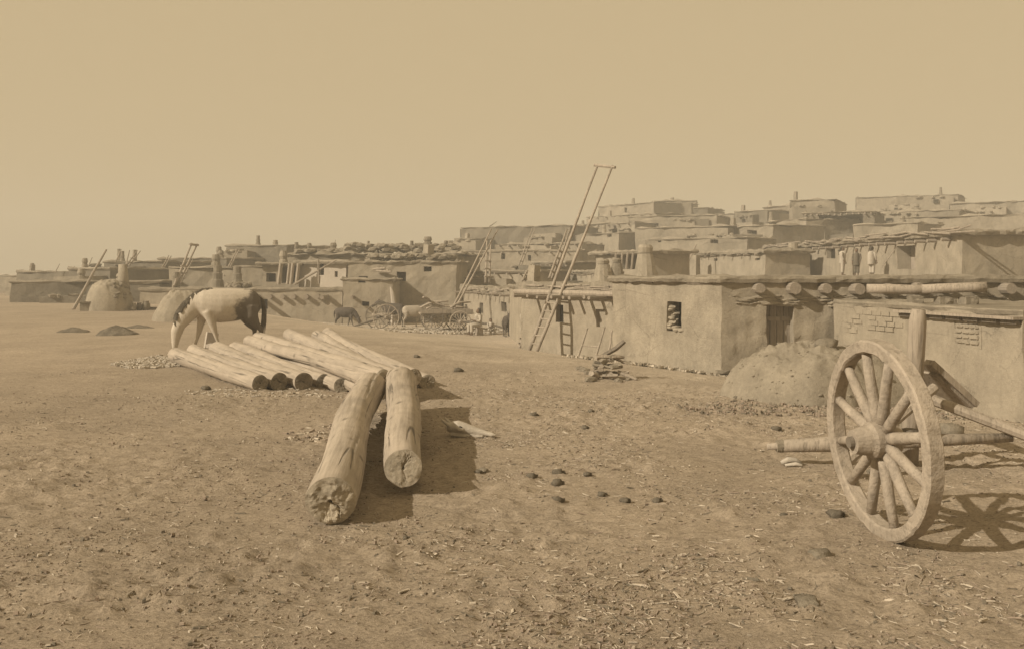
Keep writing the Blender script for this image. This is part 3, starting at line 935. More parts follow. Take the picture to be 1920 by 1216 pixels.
# ------------------------------------------------------------------ the hill town
hill = [
 # label, pL, dL, pR, dR, ytop, depth, mat, windows, vigas
 ('long dark high wall on the skyline between the leaning pole and the tall ladder', 864, 112, 1068, 106, 424, 8, ADOBE_DARK_SHADED, [], 0),
 ('narrow pale house end joining the long dark skyline wall', 852, 108, 905, 107, 447, 7, ADOBE_FAR, [], 0),
 ('stepped terrace below the long dark skyline wall', 930, 98, 1090, 94, 456, 6, ADOBE_FAR, [(0, 985, 992, 462, 474)], 9),
 ('house row crossed by the upper rails of the tall ladder', 1060, 108, 1160, 100, 438, 7, ADOBE_FAR, [(0, 1140, 1148, 430, 444)], 0),
 ('house row stepping up just beyond the tall ladder', 1078, 118, 1190, 112, 419, 7, ADOBE_FAR, [(0, 1150, 1155, 424, 437)], 6),
 ('house with pale front under the left end of the highest eastern roof', 1100, 128, 1230, 118, 403, 7, ADOBE_FAR, [(0, 1160, 1164, 410, 425)], 8),
 ('upper house with sloping roofline on the central hilltop', 1122, 142, 1226, 132, 383, 8, ADOBE_FAR, [(0, 1172, 1176, 390, 398)], 0),
 ('dark square block crowning the central hilltop', 1224, 138, 1306, 137, 376, 9, ADOBE_DARK_SHADED, [], 0),
 ('small dark step beside the crowning square block', 1300, 130, 1328, 129, 389, 7, ADOBE_DARK_SHADED, [], 0),
 ('wide house below the crowning square block', 1180, 116, 1345, 112, 404, 8, ADOBE_FAR, [(0, 1215, 1236, 419, 424), (0, 1300, 1308, 412, 420)], 0),
 ('wide pale terrace wall with dark slits in the middle of the hill', 1190, 100, 1365, 94, 425, 7, ADOBE_FAR, [(0, 1332, 1348, 443, 447), (0, 1253, 1270, 446, 450)], 0),
 ('lowest hill terrace above the ragged brush eave', 1210, 88, 1400, 82, 446, 6, ADOBE_FAR, [(0, 1232, 1239, 448, 456), (0, 1334, 1347, 450, 458)], 0),
 ('low saddle house on the skyline between the two hilltops', 1318, 126, 1390, 122, 401, 7, ADOBE_FAR, [], 0),
 ('flat dim house right after the skyline saddle', 1378, 120, 1440, 116, 395, 7, ADOBE_DARK_SHADED, [], 0),
 ('house stepping up to the eastern hilltop', 1432, 122, 1486, 118, 386, 7, ADOBE_FAR, [], 0),
 ('pale terrace with a dark round hollow under the eastern step', 1366, 96, 1450, 90, 423, 6, ADOBE_FAR, [(0, 1400, 1416, 432, 440), (0, 1366, 1370, 446, 456)], 0),
 ('mid-slope house with tall slots beneath the eastern tower', 1436, 98, 1512, 92, 412, 6, ADOBE_FAR, [(0, 1441, 1452, 419, 442), (0, 1446, 1455, 419, 442)], 0),
 ('tall tower-like house with bright western face on the eastern hilltop', 1482, 106, 1566, 104, 374, 9, ADOBE_FAR, [], 0),
 ('house front with the large dark open gallery below the tower', 1506, 94, 1640, 91, 397, 7, ADOBE_DARK_SHADED, [(0, 1535, 1617, 404, 440, 3.0, 'niche')], 12),
 ('broad highest house block at the eastern end of the town', 1606, 128, 1796, 122, 367, 9, ADOBE_FAR, [], 0),
 ('lower eastern end house running on past the broad highest block', 1780, 120, 1960, 114, 378, 8, ADOBE_FAR, [], 0),
 ('wide terrace below the broad highest block with an arched hollow', 1616, 104, 1800, 98, 396, 7, ADOBE_FAR, [(0, 1654, 1670, 401, 408), (0, 1662, 1674, 414, 426)], 0),
 ('dim terrace at the eastern end over the viga-lined eave', 1700, 88, 1960, 82, 403, 7, ADOBE_FAR, [], 0),
 ('terrace wall behind the viga-lined eave under the arched hollow', 1600, 86, 1720, 82, 419, 5, ADOBE_FAR, [], 0),
]
for lb, pL, dL, pR, dR, yt, dp, mt, ops, nv in hill:
    cl = 1.0
    r, fp, z = bl('pueblo_house', lb, pL, dL, pR, dR, yt, dp, mt, None, cl, .2, [o if len(o) > 5 else o + (.6,) for o in ops], (.14, .02, .3), group='stacked adobe houses of the hill town')
    if 'gallery' not in lb and 'eave' not in lb: hill_rooms(r, fp, z, dL)
    if nv:
        edge_vigas(r, fp, 0, z - .1, n=nv, r=.08, L=.4)
    for k in range(random.randint(0, 1)):
        p = fp[0].lerp(fp[1], random.uniform(.1, .9))
        chimney(r, p.x, p.y + 1.5, z + .15, random.uniform(.5, 1.0), random.uniform(.18, .3), random.choice(['pot', 'jar', 'stack']), ADOBE_FAR)

# ------------------------------------------------------------------ ladders and poles
def ladder(label, b0, b1, t0, t1, rungs, r=.045, cross=None, lo=.04, hi=.5, mat=None, name='ladder', ext=.12, group='pueblo ladders', rr=.7):
    mat = mat or POLEW
    b0, b1, t0, t1 = map(Vector, (b0, b1, t0, t1))
    root = empty(name, b0, label, 'ladder', group)
    for a, b in ((b0, t0), (b1, t1)):
        n = 7; pts = []
        for i in range(n):
            p = a.lerp(b, i / (n - 1))
            q = mn.noise_vector(p * .6 + Vector((a.x * 3, 0, 0))) * r * .7
            pts.append(p + q)
        m = MB(); m.tube(pts, [r * (1.12 - .45 * i / (n - 1)) for i in range(n)], 8, 0, True, .08)
        m.build('rail', mat, root, True)
    for i in range(rungs):
        f = lo + (hi - lo) * (i + .5) / rungs
        a, b = b0.lerp(t0, f), b1.lerp(t1, f)
        d = (b - a).normalized()
        m = MB(); m.tube([a - d * ext, a.lerp(b, .5), b + d * ext], r * rr, 6, 0, True, .1)
        m.build('rung', mat, root)
    if cross is not None:
        a, b = b0.lerp(t0, cross), b1.lerp(t1, cross)
        d = (b - a).normalized()
        m = MB(); m.tube([a - d * .12, b + d * .12], r * 1.0, 6); m.build('crosspiece', mat, root)
    return root

# the tall ladder
b0 = W(990, 667, 31.0); b0.z = gz(b0.x, b0.y) - .03
b1 = W(1004, 667, 30.72); b1.z = gz(b1.x, b1.y) - .03
ladder('tallest ladder, two very long pale rails with a crossbar against the sky', b0, b1, W(1121, 308, 33.0), W(1149, 311, 32.6), 8, .054, .992, .03, .36, WOOD, rr=.45, ext=.06)
b0 = W(973, 641, 36); b1 = W(981, 642, 36.2); b0.z = gz(b0.x, b0.y); b1.z = gz(b1.x, b1.y)
ladder('stubby leaning ladder beside the standing person', b0, b1, W(988, 600, 37), W(996, 603, 37), 5, .05, None, .08, .95, rr=.6)
def lean(px0, py0, d0, px1, py1, d1, dx0, dx1, label, r=.04, rungs=0, cross=None, ground=False, mat=None):
    b0 = W(px0, py0, d0); b1 = W(px0 + dx0, py0 + 1, d0 + .3)
    if ground:
        b0.z = gz(b0.x, b0.y); b1.z = gz(b1.x, b1.y)
    return ladder(label, b0, b1, W(px1, py1, d1), W(px1 + dx1, py1 + 1, d1 + .3), rungs, r, cross, .05, .6, mat, rr=.7)
lean(321, 548, 55.5, 360, 456, 57, 5, 10, 'paired-rail ladder with a crossbar rising over the adobe mound near the horse', .07, 4, .97, mat=WOOD)
lean(331, 538, 58.5, 357, 486, 60, 4, 5, 'thin ladder just behind the crossbar ladder above the adobe mound', .045, 3)
lean(846, 583, 47, 921, 430, 50, 4, 12, 'long leaning ladder rising from the loaded wagon past the shadowed wall', .05, 0, None, ground=False, mat=WOOD)
lean(1030, 521, 40, 1063, 430, 43, 5, 6, 'slender ladder close by the tall ladder on the street roof', .05, 4)
lean(980, 527, 44, 996, 496, 46, 5, 5, 'low ladder poking over the street roofs', .05, 3)
lean(972, 500, 72, 998, 428, 74, 4, 5, 'faint thin ladder against the long dark skyline wall', .05, 3)
lean(910, 530, 57, 913, 450, 58, 7, 7, 'pale upright pole pair by the shadowed wall', .06, 3, mat=WOOD)
lean(296, 517, 66, 317, 479, 68, 3, 4, 'thin ladder above the dim houses between oven dome and horse', .045, 2)
lean(420, 517, 62, 445, 466, 64, 3, 4, 'thin ladder in front of the flat-topped dark block', .05, 3)
lean(238, 497, 66, 257, 470, 67, 4, 6, 'small splayed ladder sticking up behind the round oven chimney', .05, 2)
def pole(label, p0, p1, r, mat=None, name='pole', cat='pole', group='leaning poles of the town'):
    m = MB(); p0, p1 = Vector(p0), Vector(p1)
    pts = [p0.lerp(p1, i / 5) + mn.noise_vector(p0 + Vector((i, 0, 0))) * r * .7 for i in range(6)]
    m.tube(pts, [r * (1.1 - .5 * i / 5) for i in range(6)], 7, 0, True, .08)
    return tag(m.build(name, mat or POLEW, None, loc=p0), label, cat, group)
b = W(137, 576, 46); b.z = gz(b.x, b.y)
pole('long stout pole leaning past the shoulder of the oven dome', b, W(199, 468, 47.5), .075)
pole('thin skyline pole above the low house with sloping wall top', W(216, 492, 64), W(227, 468, 65), .05)
pole('thin skyline pole just before the splayed ladder', W(236, 498, 63), W(243, 470, 63.5), .05)
pole('faint pole standing out west of the oven pole', W(164, 503, 66), W(173, 483, 66.5), .04)
pole('faint pole over the lowest western house', W(136, 511, 72), W(140, 499, 72), .035)
pole('faintest pole at the western edge of the photo', W(104, 510, 72), W(112, 495, 72), .035)
pole('hair-thin pole on the skyline behind the clay chimney pots', W(624, 470, 68), W(629, 450, 68), .03)
pole('thin pole beside the crown of the long dark skyline wall', W(918, 425, 106), W(931, 416, 107), .06)
# pale frame leaning by the wood heap
b0 = W(1083, 667, 27.0); b0.z = gz(b0.x, b0.y)
b1 = W(1115, 668, 26.6); b1.z = gz(b1.x, b1.y)
ladder('wide pale pole frame leaning on the wall behind the firewood heap', b0, b1, W(1102, 616, 28.6), W(1134, 613, 28.3), 1, .032, None, .3, .5, WOOD, ext=0)
b = W(1140, 655, 26.4); b.z = gz(b.x, b.y)
pole('slim pale pole leaning beside the pale pole frame', b, W(1147, 618, 27.2), .03, WOOD)

# ------------------------------------------------------------------ the logs
def log(label, p0, p1, r0, r1, seg=40, rings=30, cracks=5, endmat=LOGEND, seed=0, chop=0.0, group='peeled logs in the low pile', endcut=.012, knots=6):
    p0, p1 = Vector(p0), Vector(p1)
    ax = (p1 - p0); L = ax.length; t = ax / L
    a = t.cross(Vector((0, 0, 1))).normalized(); b = a.cross(t)
    rnd = random.Random(seed)
    ck = [(rnd.uniform(-2.6, 2.6), rnd.uniform(0, .75), rnd.uniform(.15, .5), rnd.uniform(.007, .018)) for _ in range(cracks)]
    kn = [(rnd.uniform(0, 6.28), rnd.uniform(.05, .95) * L, rnd.uniform(.03, .06), rnd.uniform(.006, .02)) for _ in range(knots)]
    root_loc = p0
    def rad(th, s):
        f = s / L
        r = r0 + (r1 - r0) * f
        q = Vector((math.cos(th), math.sin(th), s * .6 + seed * 7))
        r *= 1 + .07 * mn.noise(q * 1.2) + .025 * mn.noise(Vector((q.x * 4, q.y * 4, s * 1.5 + seed)))
        for c0, f0, ln, dp in ck:
            g = (f - f0) / ln
            if 0 < g < 1:
                dd = (th - c0 - .12 * math.sin(s * 3 + c0 * 5) - .03 * mn.noise(Vector((s * 9, c0, seed))) + math.pi) % (2 * math.pi) - math.pi
                wdt = .028 + 1.6 / seg
                r -= dp * math.exp(-(dd / wdt) ** 2) * math.sin(math.pi * g) ** .5
        for k0, sk, w_, h_ in kn:
            dd = ((th - k0 + math.pi) % (2 * math.pi) - math.pi) * r
            e = (dd * dd + (s - sk) ** 2) / (w_ * w_)
            if e < 4:
                r += h_ * math.exp(-e) - h_ * 1.1 * math.exp(-e * 6)
        return r
    m = MB(); vs = []
    sag = lambda f: a * (L / 6 * (.045 * math.sin(f * 3.1 + seed) + .02 * math.sin(f * 8 + seed * 2)) - L / 6 * .045 * math.sin(seed)) + b * (.012 * math.sin(f * 5 + seed))
    for i in range(rings + 1):
        s = L * i / rings
        for k in range(seg):
            th = 2 * math.pi * k / seg
            r = rad(th, s)
            cut = 0
            if i in (0, rings):
                cut = chop * (math.sin(th + seed) * r * .8)
            vs.append(p0 + t * (s + cut) + sag(s / L) + (a * math.cos(th) + b * math.sin(th)) * r)
    fs = [(i * seg + k, i * seg + (k + 1) % seg, (i + 1) * seg + (k + 1) % seg, (i + 1) * seg + k) for i in range(rings) for k in range(seg)]
    m.add(vs, fs)
    me_rot = t.to_track_quat('Z', 'Y')
    o = m.build('log', LOGW, None, True, loc=p0, fix=False)
    # keep the grain along the log: put the mesh in the log's own frame
    inv = me_rot.inverted().to_matrix().to_4x4()
    o.data.transform(inv)
    o.rotation_euler = me_rot.to_euler()
    tag(o, label, 'log', group)
    for end in (0, 1):
        e = MB(); evs = []
        s = 0 if end == 0 else L
        sgn = -1 if end == 0 else 1
        nr = 9
        ecr = [(rnd.uniform(0, 6.28), rnd.uniform(.004, .014)) for _ in range(5)]
        for j in range(nr + 1):
            f = 1 - j / (nr + .001)
            for k in range(seg):
                th = 2 * math.pi * k / seg
                r = rad(th, s) * (f if j else 1.0)
                x, y = math.cos(th) * r, math.sin(th) * r
                h = chop * (math.sin(th + seed) * r * .8)
                h += sgn * endcut * (mn.noise(Vector((x * 9, y * 9, seed + end * 3))) + .5 * mn.noise(Vector((x * 30, y * 30, seed))) + .6) * min(1, (1 - f) * 5)
                for c0, dp in ecr:
                    dd = (th - c0 - .25 * math.sin(f * 7 + c0) + math.pi) % (2 * math.pi) - math.pi
                    h -= sgn * dp * math.exp(-(dd * r / .006) ** 2) * min(1, (1 - f) * 3)
                evs.append(p0 + t * (s + h) + sag(s / L) + a * x + b * y)
        efs = []
        for j in range(nr):
            for k in range(seg):
                q = (j * seg + k, j * seg + (k + 1) % seg, (j + 1) * seg + (k + 1) % seg, (j + 1) * seg + k)
                efs.append(q if end == 1 else q[::-1])
        e.add(evs, efs)
        eo = e.build('cut_end', endmat, None, False, loc=p0)
        eo.data.transform(inv)
        eo.parent = o
        eo.location = (0, 0, 0)
    return o

pA0 = W(621, 938, 6.85); pA1 = Vector((-1.74, 12.2, .33))
log('thickest nearest log with long cracks and a split sawn end', pA0, pA1, .172, .185, 72, 90, 9, seed=3, group='two long logs lying across the pile', endcut=.03, knots=4, chop=.18)
pB0 = W(757, 880, 7.7); pB1 = Vector((-1.30, 12.4, .37))
log('knotty long log beside the thickest one with a clean round end', pB0, pB1, .148, .195, 72, 80, 5, seed=8, group='two long logs lying across the pile', endcut=.012, knots=14, chop=-.12)

names = ['outermost pile log toward the open ground with dark chopped end',
         'second pile log from the open ground, dark chopped end',
         'third pile log with the broadest chopped end',
         'fourth pile log with its end sunk behind pale chips',
         'fifth pile log with a small dark end',
         'sixth pile log running under the thickest long log',
         'seventh pile log between the two long logs',
         'eighth pile log passing under the knotty long log',
         'ninth pile log hidden for most of its length by the knotty long log',
         'tenth pile log whose end peeps out past the knotty long log']
nearpx = [(486, 14.55), (526, 14.75), (569, 14.8), (606, 15.2), (643, 14.7), (686, 13.9), (712, 13.8), (742, 14.2), (768, 14.6), (799, 15.2)]
farpx = [(338, 19.0), (371, 19.7), (404, 20.2), (436, 20.6), (467, 20.9), (500, 21.2), (531, 21.5), (562, 21.7), (595, 21.8), (628, 21.7)]
for i, ((np_, nd), (fp_, fd)) in enumerate(zip(nearpx, farpx)):
    r0 = [.125, .135, .14, .12, .115, .12, .12, .12, .12, .12][i]; r1 = [.15, .155, .16, .155, .15, .155, .16, .15, .155, .15][i]
    a = XY(np_, nd); b = XY(fp_, fd)
    log(names[i], (a.x, a.y, gz(a.x, a.y) + r0 * .9), (b.x, b.y, gz(b.x, b.y) + r1 * .92), r0, r1, 30, 34, 5, DARKEND if i < 5 else LOGEND, 20 + i, .25, knots=16)
top = [('upper log lying in the groove between the second and third pile logs', 470, 17.0, 470, 21.0, 1.5),
       ('upper log lying along the seam over the fourth pile log', 716, 13.25, 492, 20.6, 0),
       ('upper log lying over the sixth and seventh pile logs', 742, 13.3, 556, 21.4, 0),
       ('topmost smooth log sloping down along the pile toward the knotty long log', 778, 13.4, 618, 21.6, 0)]
top[0] = ('slim upper log filling the seam over the fifth pile log', 690, 13.7, 462, 20.4, 0)
top.append(('slim upper log filling the seam over the eighth pile log', 757, 13.5, 588, 21.6, 0))
for i, (lb, np_, nd, fp_, fd, _) in enumerate(top):
    a = XY(np_, nd); b = XY(fp_, fd)
    log(lb, (a.x, a.y, gz(a.x, a.y) + (.33, .27)[i in (0, 4)]), (b.x, b.y, gz(b.x, b.y) + (.37, .33)[i in (0, 4)]), (.12, .10)[i in (0, 4)], (.14, .12)[i in (0, 4)], 30, 34, 5, LOGEND, 50 + i, .25, knots=12)

# ------------------------------------------------------------------ animals
def quadruped(name, label, cat, loc, rz, k, coat, dark, neck='down', ear=.14, group=None, mane=True, tail=.85, voxel=.022, stout=1.0, hornfree=True):
    root = empty(name, loc, label, cat, group, rz)
    m = MB()
    def T(pts, rad, seg=14):
        m.tube([(x * k, y * k, z * k) for x, y, z in pts], [((r if isinstance(r, tuple) else (r, r))[0] * k * (stout if isinstance(r, tuple) else 1), (r if isinstance(r, tuple) else (r, r))[1] * k) for r in rad], seg)
    # trunk, rump at -x, chest at +x
    T([(-.76, 0, 1.06), (-.70, 0, 1.05), (-.58, 0, 1.03), (-.40, 0, 1.01), (-.15, 0, .985), (.12, 0, .975), (.34, 0, 1.0), (.52, 0, 1.03), (.64, 0, 1.02), (.71, 0, 1.0)],
      [(.06, .10), (.18, .22), (.27, .30), (.29, .335), (.315, .37), (.315, .38), (.27, .36), (.21, .29), (.14, .2), (.07, .1)], 18)
    if neck == 'down':
        T([(.38, 0, 1.14), (.56, 0, 1.05), (.74, 0, .88), (.88, 0, .70), (.98, 0, .54)], [(.16, .24), (.135, .235), (.115, .205), (.10, .17), (.085, .12)])
        hd = [(.92, 0, .65), (.985, 0, .55), (1.03, 0, .42), (1.05, 0, .29), (1.065, 0, .16), (1.075, 0, .05)]
        hr = [(.08, .09), (.112, .135), (.105, .13), (.082, .098), (.068, .078), (.058, .055)]
        poll = Vector((1.03, 0, .62)); up = Vector((.85, 0, .5))
        crest = [(.30, 0, 1.34), (.49, 0, 1.33), (.69, 0, 1.23), (.92, 0, 1.01), (1.05, 0, .80), (1.08, 0, .65)]
    else:
        T([(.42, 0, 1.12), (.60, 0, 1.2), (.78, 0, 1.32), (.94, 0, 1.42)], [(.15, .24), (.12, .2), (.095, .155), (.08, .11)])
        hd = [(.90, 0, 1.46), (1.0, 0, 1.42), (1.12, 0, 1.33), (1.26, 0, 1.22), (1.36, 0, 1.14), (1.42, 0, 1.09)]
        hr = [(.07, .08), (.09, .12), (.085, .115), (.066, .085), (.058, .068), (.05, .05)]
        poll = Vector((.93, 0, 1.52)); up = Vector((.2, 0, 1))
        crest = [(.30, 0, 1.345), (.5, 0, 1.38), (.68, 0, 1.46), (.82, 0, 1.52), (.92, 0, 1.54)]
    T(hd, hr)
    for sgn in (-1, 1):        # ears grow from the poll
        e = poll + Vector((0, sgn * .055, 0))
        tip = e + up.normalized() * ear + Vector((0, sgn * .04, 0))
        T([e - up.normalized() * .05, e + up.normalized() * ear * .5, tip], [.03, .028, .008], 8)
    legs = [
        [(.52, -.13, .86), (.50, -.15, .64), (.56, -.15, .37), (.60, -.15, .22), (.645, -.15, .10), (.665, -.15, .03)],
        [(.40, .13, .86), (.32, .15, .64), (.24, .15, .37), (.20, .15, .22), (.15, .15, .10), (.155, .15, .03)],
        [(-.50, -.13, .95), (-.45, -.16, .72), (-.55, -.16, .54), (-.66, -.16, .43), (-.645, -.16, .22), (-.655, -.16, .10), (-.62, -.16, .03)],
        [(-.52, .13, .95), (-.52, .16, .72), (-.64, .16, .54), (-.75, .16, .43), (-.76, .16, .22), (-.77, .16, .10), (-.735, .16, .03)]]
    lr = [[.14, .10, .058, .04, .045, .06], [.14, .10, .058, .04, .045, .06],
          [.21, .165, .092, .062, .042, .045, .06], [.21, .165, .092, .062, .042, .045, .06]]
    for p, r in zip(legs, lr):
        T(p, r, 10)
    body = m.build('body', coat, root, loc=loc)
    body.location = (0, 0, 0)
    me = body.data
    # built around the origin: undo the world shift the builder applied
    me.transform(Matrix.Translation(Vector(loc)))
    fuse(body, voxel * .85, 14)
    h = MB()
    for p in legs:
        q = Vector(p[-1]) * k
        hm = MB(); hm.tube([(q.x + .012 * k, q.y, .068 * k), (q.x + .03 * k, q.y, 0)], [(.05 * k, .05 * k), (.062 * k, .062 * k)], 10)
        ho = hm.build('hoof', dark, None); ho.parent = root
    tm = MB()
    for j in range(16):
        ox, oy = random.uniform(-.02, .03), random.uniform(-.05, .05)
        zt = 1.14 - tail * random.uniform(.7, 1.0)
        tm.tube([((-.72) * k, oy * .3 * k, 1.15 * k), ((-.80 + ox * .5) * k, oy * .6 * k, 1.08 * k), ((-.84 + ox) * k, oy * k, .85 * k), ((-.83 + ox * 1.5) * k, oy * 1.2 * k, (zt + .85) * .5 * k), ((-.80 + ox * 2) * k, oy * k, zt * k)],
                [.03 * k, .035 * k, .03 * k, .022 * k, .006 * k], 6)
    to = tm.build('tail', dark, None); to.parent = root
    if mane:
        mm = MB()
        for j in range(90):
            f = j / 89 * (len(crest) - 1); i0 = min(int(f), len(crest) - 2); p = Vector(crest[i0]).lerp(Vector(crest[i0 + 1]), f - i0)
            sg = random.choice((-1, -1, 1)); dz = random.uniform(.06, .15)
            mm.tube([(p + Vector((-.03, 0, -.03))) * k, (p + Vector((.0, sg * .045, .0))) * k, (p + Vector((-.01, sg * .10, -dz))) * k], [.04 * k, .034 * k, .008 * k], 5)
        mo = mm.build('mane', dark, None); mo.parent = root
    return root

HORSE = hide_mat("pale_patched_coat", sep(.70, (1, .88, .72)), sep(.18, (1, .84, .66)), .39, -.80)
DARKHAIR = earth("dark_hair", .18, .25, 10, .005)
lx = XY(413, 21.9)
horse = quadruped('horse', 'pale patched horse with dark hindquarters grazing behind the log pile', 'horse',
                  (lx.x + .12, lx.y, gz(lx.x, lx.y)), R(180 + 24), 1.0, HORSE, DARKHAIR, stout=1.05)
DONK = hide_mat("dark_donkey_coat", sep(.09, (1, .82, .66)), sep(.12, (1, .82, .66)), .5, 0.0)
PALEC = hide_mat("dusty_pale_coat", sep(.52, (1, .87, .7)), sep(.44, (1, .87, .7)), .5, 0.0)
lx = XY(651, 49)
quadruped('donkey', 'small dark donkey grazing alone in front of the plaza wall', 'donkey', (lx.x - .1, lx.y, gz(lx.x, lx.y)), R(-12), .70, DONK, DARKHAIR, ear=.3, mane=False, tail=.6, voxel=.02)
lx = XY(776, 51)
quadruped('horse', 'pale horse standing between the two-wheeled cart and the wagon', 'horse', (lx.x, lx.y, gz(lx.x, lx.y)), R(10), .80, PALEC, DARKHAIR, neck='level', voxel=.025)
lx = XY(737, 53)
quadruped('horse', 'dark brown horse standing behind the two-wheeled cart', 'horse', (lx.x, lx.y, gz(lx.x, lx.y)), R(170), .84, DONK, DARKHAIR, neck='level', voxel=.025)
lx = XY(951, 43)
quadruped('donkey', 'dark donkey seen head-on by the sunlit street wall', 'donkey', (lx.x, lx.y, gz(lx.x, lx.y)), R(-84), .66, DONK, DARKHAIR, neck='level', ear=.3, mane=False, tail=.6, voxel=.02)

# ------------------------------------------------------------------ people
def person(label, loc, rz, h=1.62, pose='stand', cloth=CLOTHP, wrap=None, arms='down', hair=.17, group=None):
    root = empty('person', loc, label, 'person', group, rz)
    k = h / 1.62
    m = MB()
    T = lambda p, r, s=12: m.tube([Vector(q) * k for q in p], [tuple(x * k for x in (q if isinstance(q, tuple) else (q, q))) for q in r], s)
    dz = 0 if pose == 'stand' else -.40
    # facing -y
    T([(0, 0, .84 + dz), (0, 0, .98 + dz), (0, 0, 1.12 + dz), (0, 0, 1.27 + dz), (0, .01, 1.35 + dz), (0, .01, 1.39 + dz)], [(.15, .11), (.135, .10), (.16, .115), (.19, .115), (.13, .09), (.06, .06)], 16)
    T([(0, .01, 1.33 + dz), (0, 0, 1.44 + dz)], [.055, .05])
    T([(0, -.01, 1.40 + dz), (0, -.02, 1.46 + dz), (0, -.015, 1.53 + dz), (0, 0, 1.60 + dz), (0, 0, 1.62 + dz)], [(.05, .055), (.068, .085), (.078, .095), (.06, .07), (.02, .02)])
    T([(0, -.10, 1.525 + dz), (0, -.125, 1.49 + dz), (0, -.10, 1.48 + dz)], [.012, .018, .014], 6)
    T([(-.02, -.098, 1.455 + dz), (.02, -.098, 1.455 + dz)], [.012, .012], 6)
    for s in (-1, 1):
        T([(s * .078, 0, 1.535 + dz), (s * .088, .01, 1.49 + dz)], [.016, .012], 6)
        if pose == 'stand':
            T([(s * .085, 0, .90), (s * .09, -.01, .65), (s * .085, -.005, .46), (s * .088, .015, .28), (s * .085, .01, .08)], [.095, .085, .06, .058, .04])
            T([(s * .085, .04, .045), (s * .09, -.06, .04), (s * .095, -.15, .025)], [(.04, .04), (.045, .035), (.035, .02)], 8)
        else:
            T([(s * .09, 0, .46), (s * .13, -.22, .47), (s * .15, -.42, .47), (s * .14, -.42, .26), (s * .14, -.40, .08)], [.1, .09, .065, .055, .04])
            T([(s * .14, -.37, .045), (s * .14, -.47, .04), (s * .145, -.56, .025)], [(.04, .04), (.045, .035), (.035, .02)], 8)
        if arms == 'down':
            a = [(s * .18, .01, 1.31 + dz), (s * .23, .01, 1.10 + dz), (s * .235, -.02, 1.02 + dz), (s * .225, -.10, .84 + dz), (s * .222, -.11, .79 + dz)]
            fd = Vector((0, -.18, -.98))
        elif arms == 'front':
            a = [(s * .18, .01, 1.31 + dz), (s * .23, -.02, 1.11 + dz), (s * .22, -.06, 1.05 + dz), (s * .12, -.22, 1.08 + dz), (s * .08, -.26, 1.09 + dz)]
            fd = Vector((-s * .6, -.75, .1)).normalized()
        else:
            a = [(s * .18, .01, 1.31 + dz), (s * .22, -.12, 1.15 + dz), (s * .22, -.16, 1.12 + dz), (s * .2, -.36, 1.0 + dz), (s * .2, -.40, .98 + dz)]
            fd = Vector((0, -.9, -.35)).normalized()
        T(a, [.062, .05, .046, .032, .027])
        hnd = Vector(a[-1]); side = fd.cross(Vector((1, 0, 0)) if abs(fd.x) < .5 else Vector((0, 0, 1))).normalized()
        T([hnd - fd * .02, hnd + fd * .05, hnd + fd * .09], [(.028, .022), (.036, .022), (.036, .02)], 8)
        nrm_ = side.cross(fd)
        for j, ln in enumerate((.062, .075, .07, .055)):
            b_ = hnd + fd * .085 + side * (j - 1.5) * .022
            T([b_, b_ + fd * ln * .55 + nrm_ * .006, b_ + fd * ln * .95 + nrm_ * .022], [.011, .0105, .009], 6)
        b_ = hnd + fd * .03 + side * .032
        T([b_, b_ + side * .03 + fd * .03, b_ + side * .036 + fd * .06], [.013, .012, .010], 6)
    body = m.build('body', SKIN, None); body.parent = root
    fuse(body, .0115, 2)
    # clothing: shirt with sleeves, trousers or skirt
    c = MB()
    K = lambda p, r, s=16: c.tube([Vector(q) * k for q in p], [tuple(x * k for x in (q if isinstance(q, tuple) else (q, q))) for q in r], s)
    K([(0, 0, .70 + dz if pose == 'stand' else .40), (0, 0, .95 + dz), (0, 0, 1.12 + dz), (0, 0, 1.27 + dz), (0, .01, 1.36 + dz), (0, .01, 1.395 + dz)], [(.2, .15), (.165, .125), (.18, .135), (.205, .135), (.15, .11), (.075, .075)])
    for s in (-1, 1):
        if arms == 'down': a = [(s * .17, .01, 1.32 + dz), (s * .23, .01, 1.10 + dz), (s * .235, -.02, 1.02 + dz), (s * .227, -.085, .88 + dz)]
        elif arms == 'front': a = [(s * .17, .01, 1.32 + dz), (s * .23, -.02, 1.11 + dz), (s * .22, -.06, 1.05 + dz), (s * .15, -.18, 1.07 + dz)]
        else: a = [(s * .17, .01, 1.32 + dz), (s * .22, -.12, 1.15 + dz), (s * .22, -.16, 1.12 + dz), (s * .205, -.31, 1.03 + dz)]
        K(a, [.078, .066, .062, .05], 12)
    co = c.build('shirt', cloth, None); co.parent = root; fuse(co, .014, 3)
    c = MB()
    for s in (-1, 1):
        if pose == 'stand': K([(s * .085, 0, .92), (s * .092, -.01, .65), (s * .088, -.005, .46), (s * .09, .01, .16)], [.115, .105, .088, .085], 12)
        else: K([(s * .09, .02, .46), (s * .13, -.22, .47), (s * .15, -.43, .47), (s * .14, -.42, .16)], [.12, .11, .09, .08], 12)
    co = c.build('trousers', cloth, None); co.parent = root; fuse(co, .014, 2)
    c = MB()
    K([(0, .03, 1.40 + dz - hair * .5), (0, .055, 1.46 + dz), (0, .045, 1.54 + dz), (0, .015, 1.62 + dz), (0, .005, 1.645 + dz)], [(.07, .04), (.098, .075), (.102, .098), (.08, .085), (.03, .03)], 14)
    co = c.build('hair', HAIR, None); co.parent = root; fuse(co, .012, 2)
    if wrap:
        c = MB()
        K([(0, .03, .62 + dz if pose == 'stand' else .40), (0, .03, .95 + dz), (0, .03, 1.2 + dz), (0, .035, 1.33 + dz), (0, .04, 1.38 + dz)], [(.27, .2), (.27, .2), (.26, .18), (.22, .14), (.13, .09)])
        co = c.build('blanket', wrap, None); co.parent = root; fuse(co, .02, 4)
    return root
TZ = 1.55
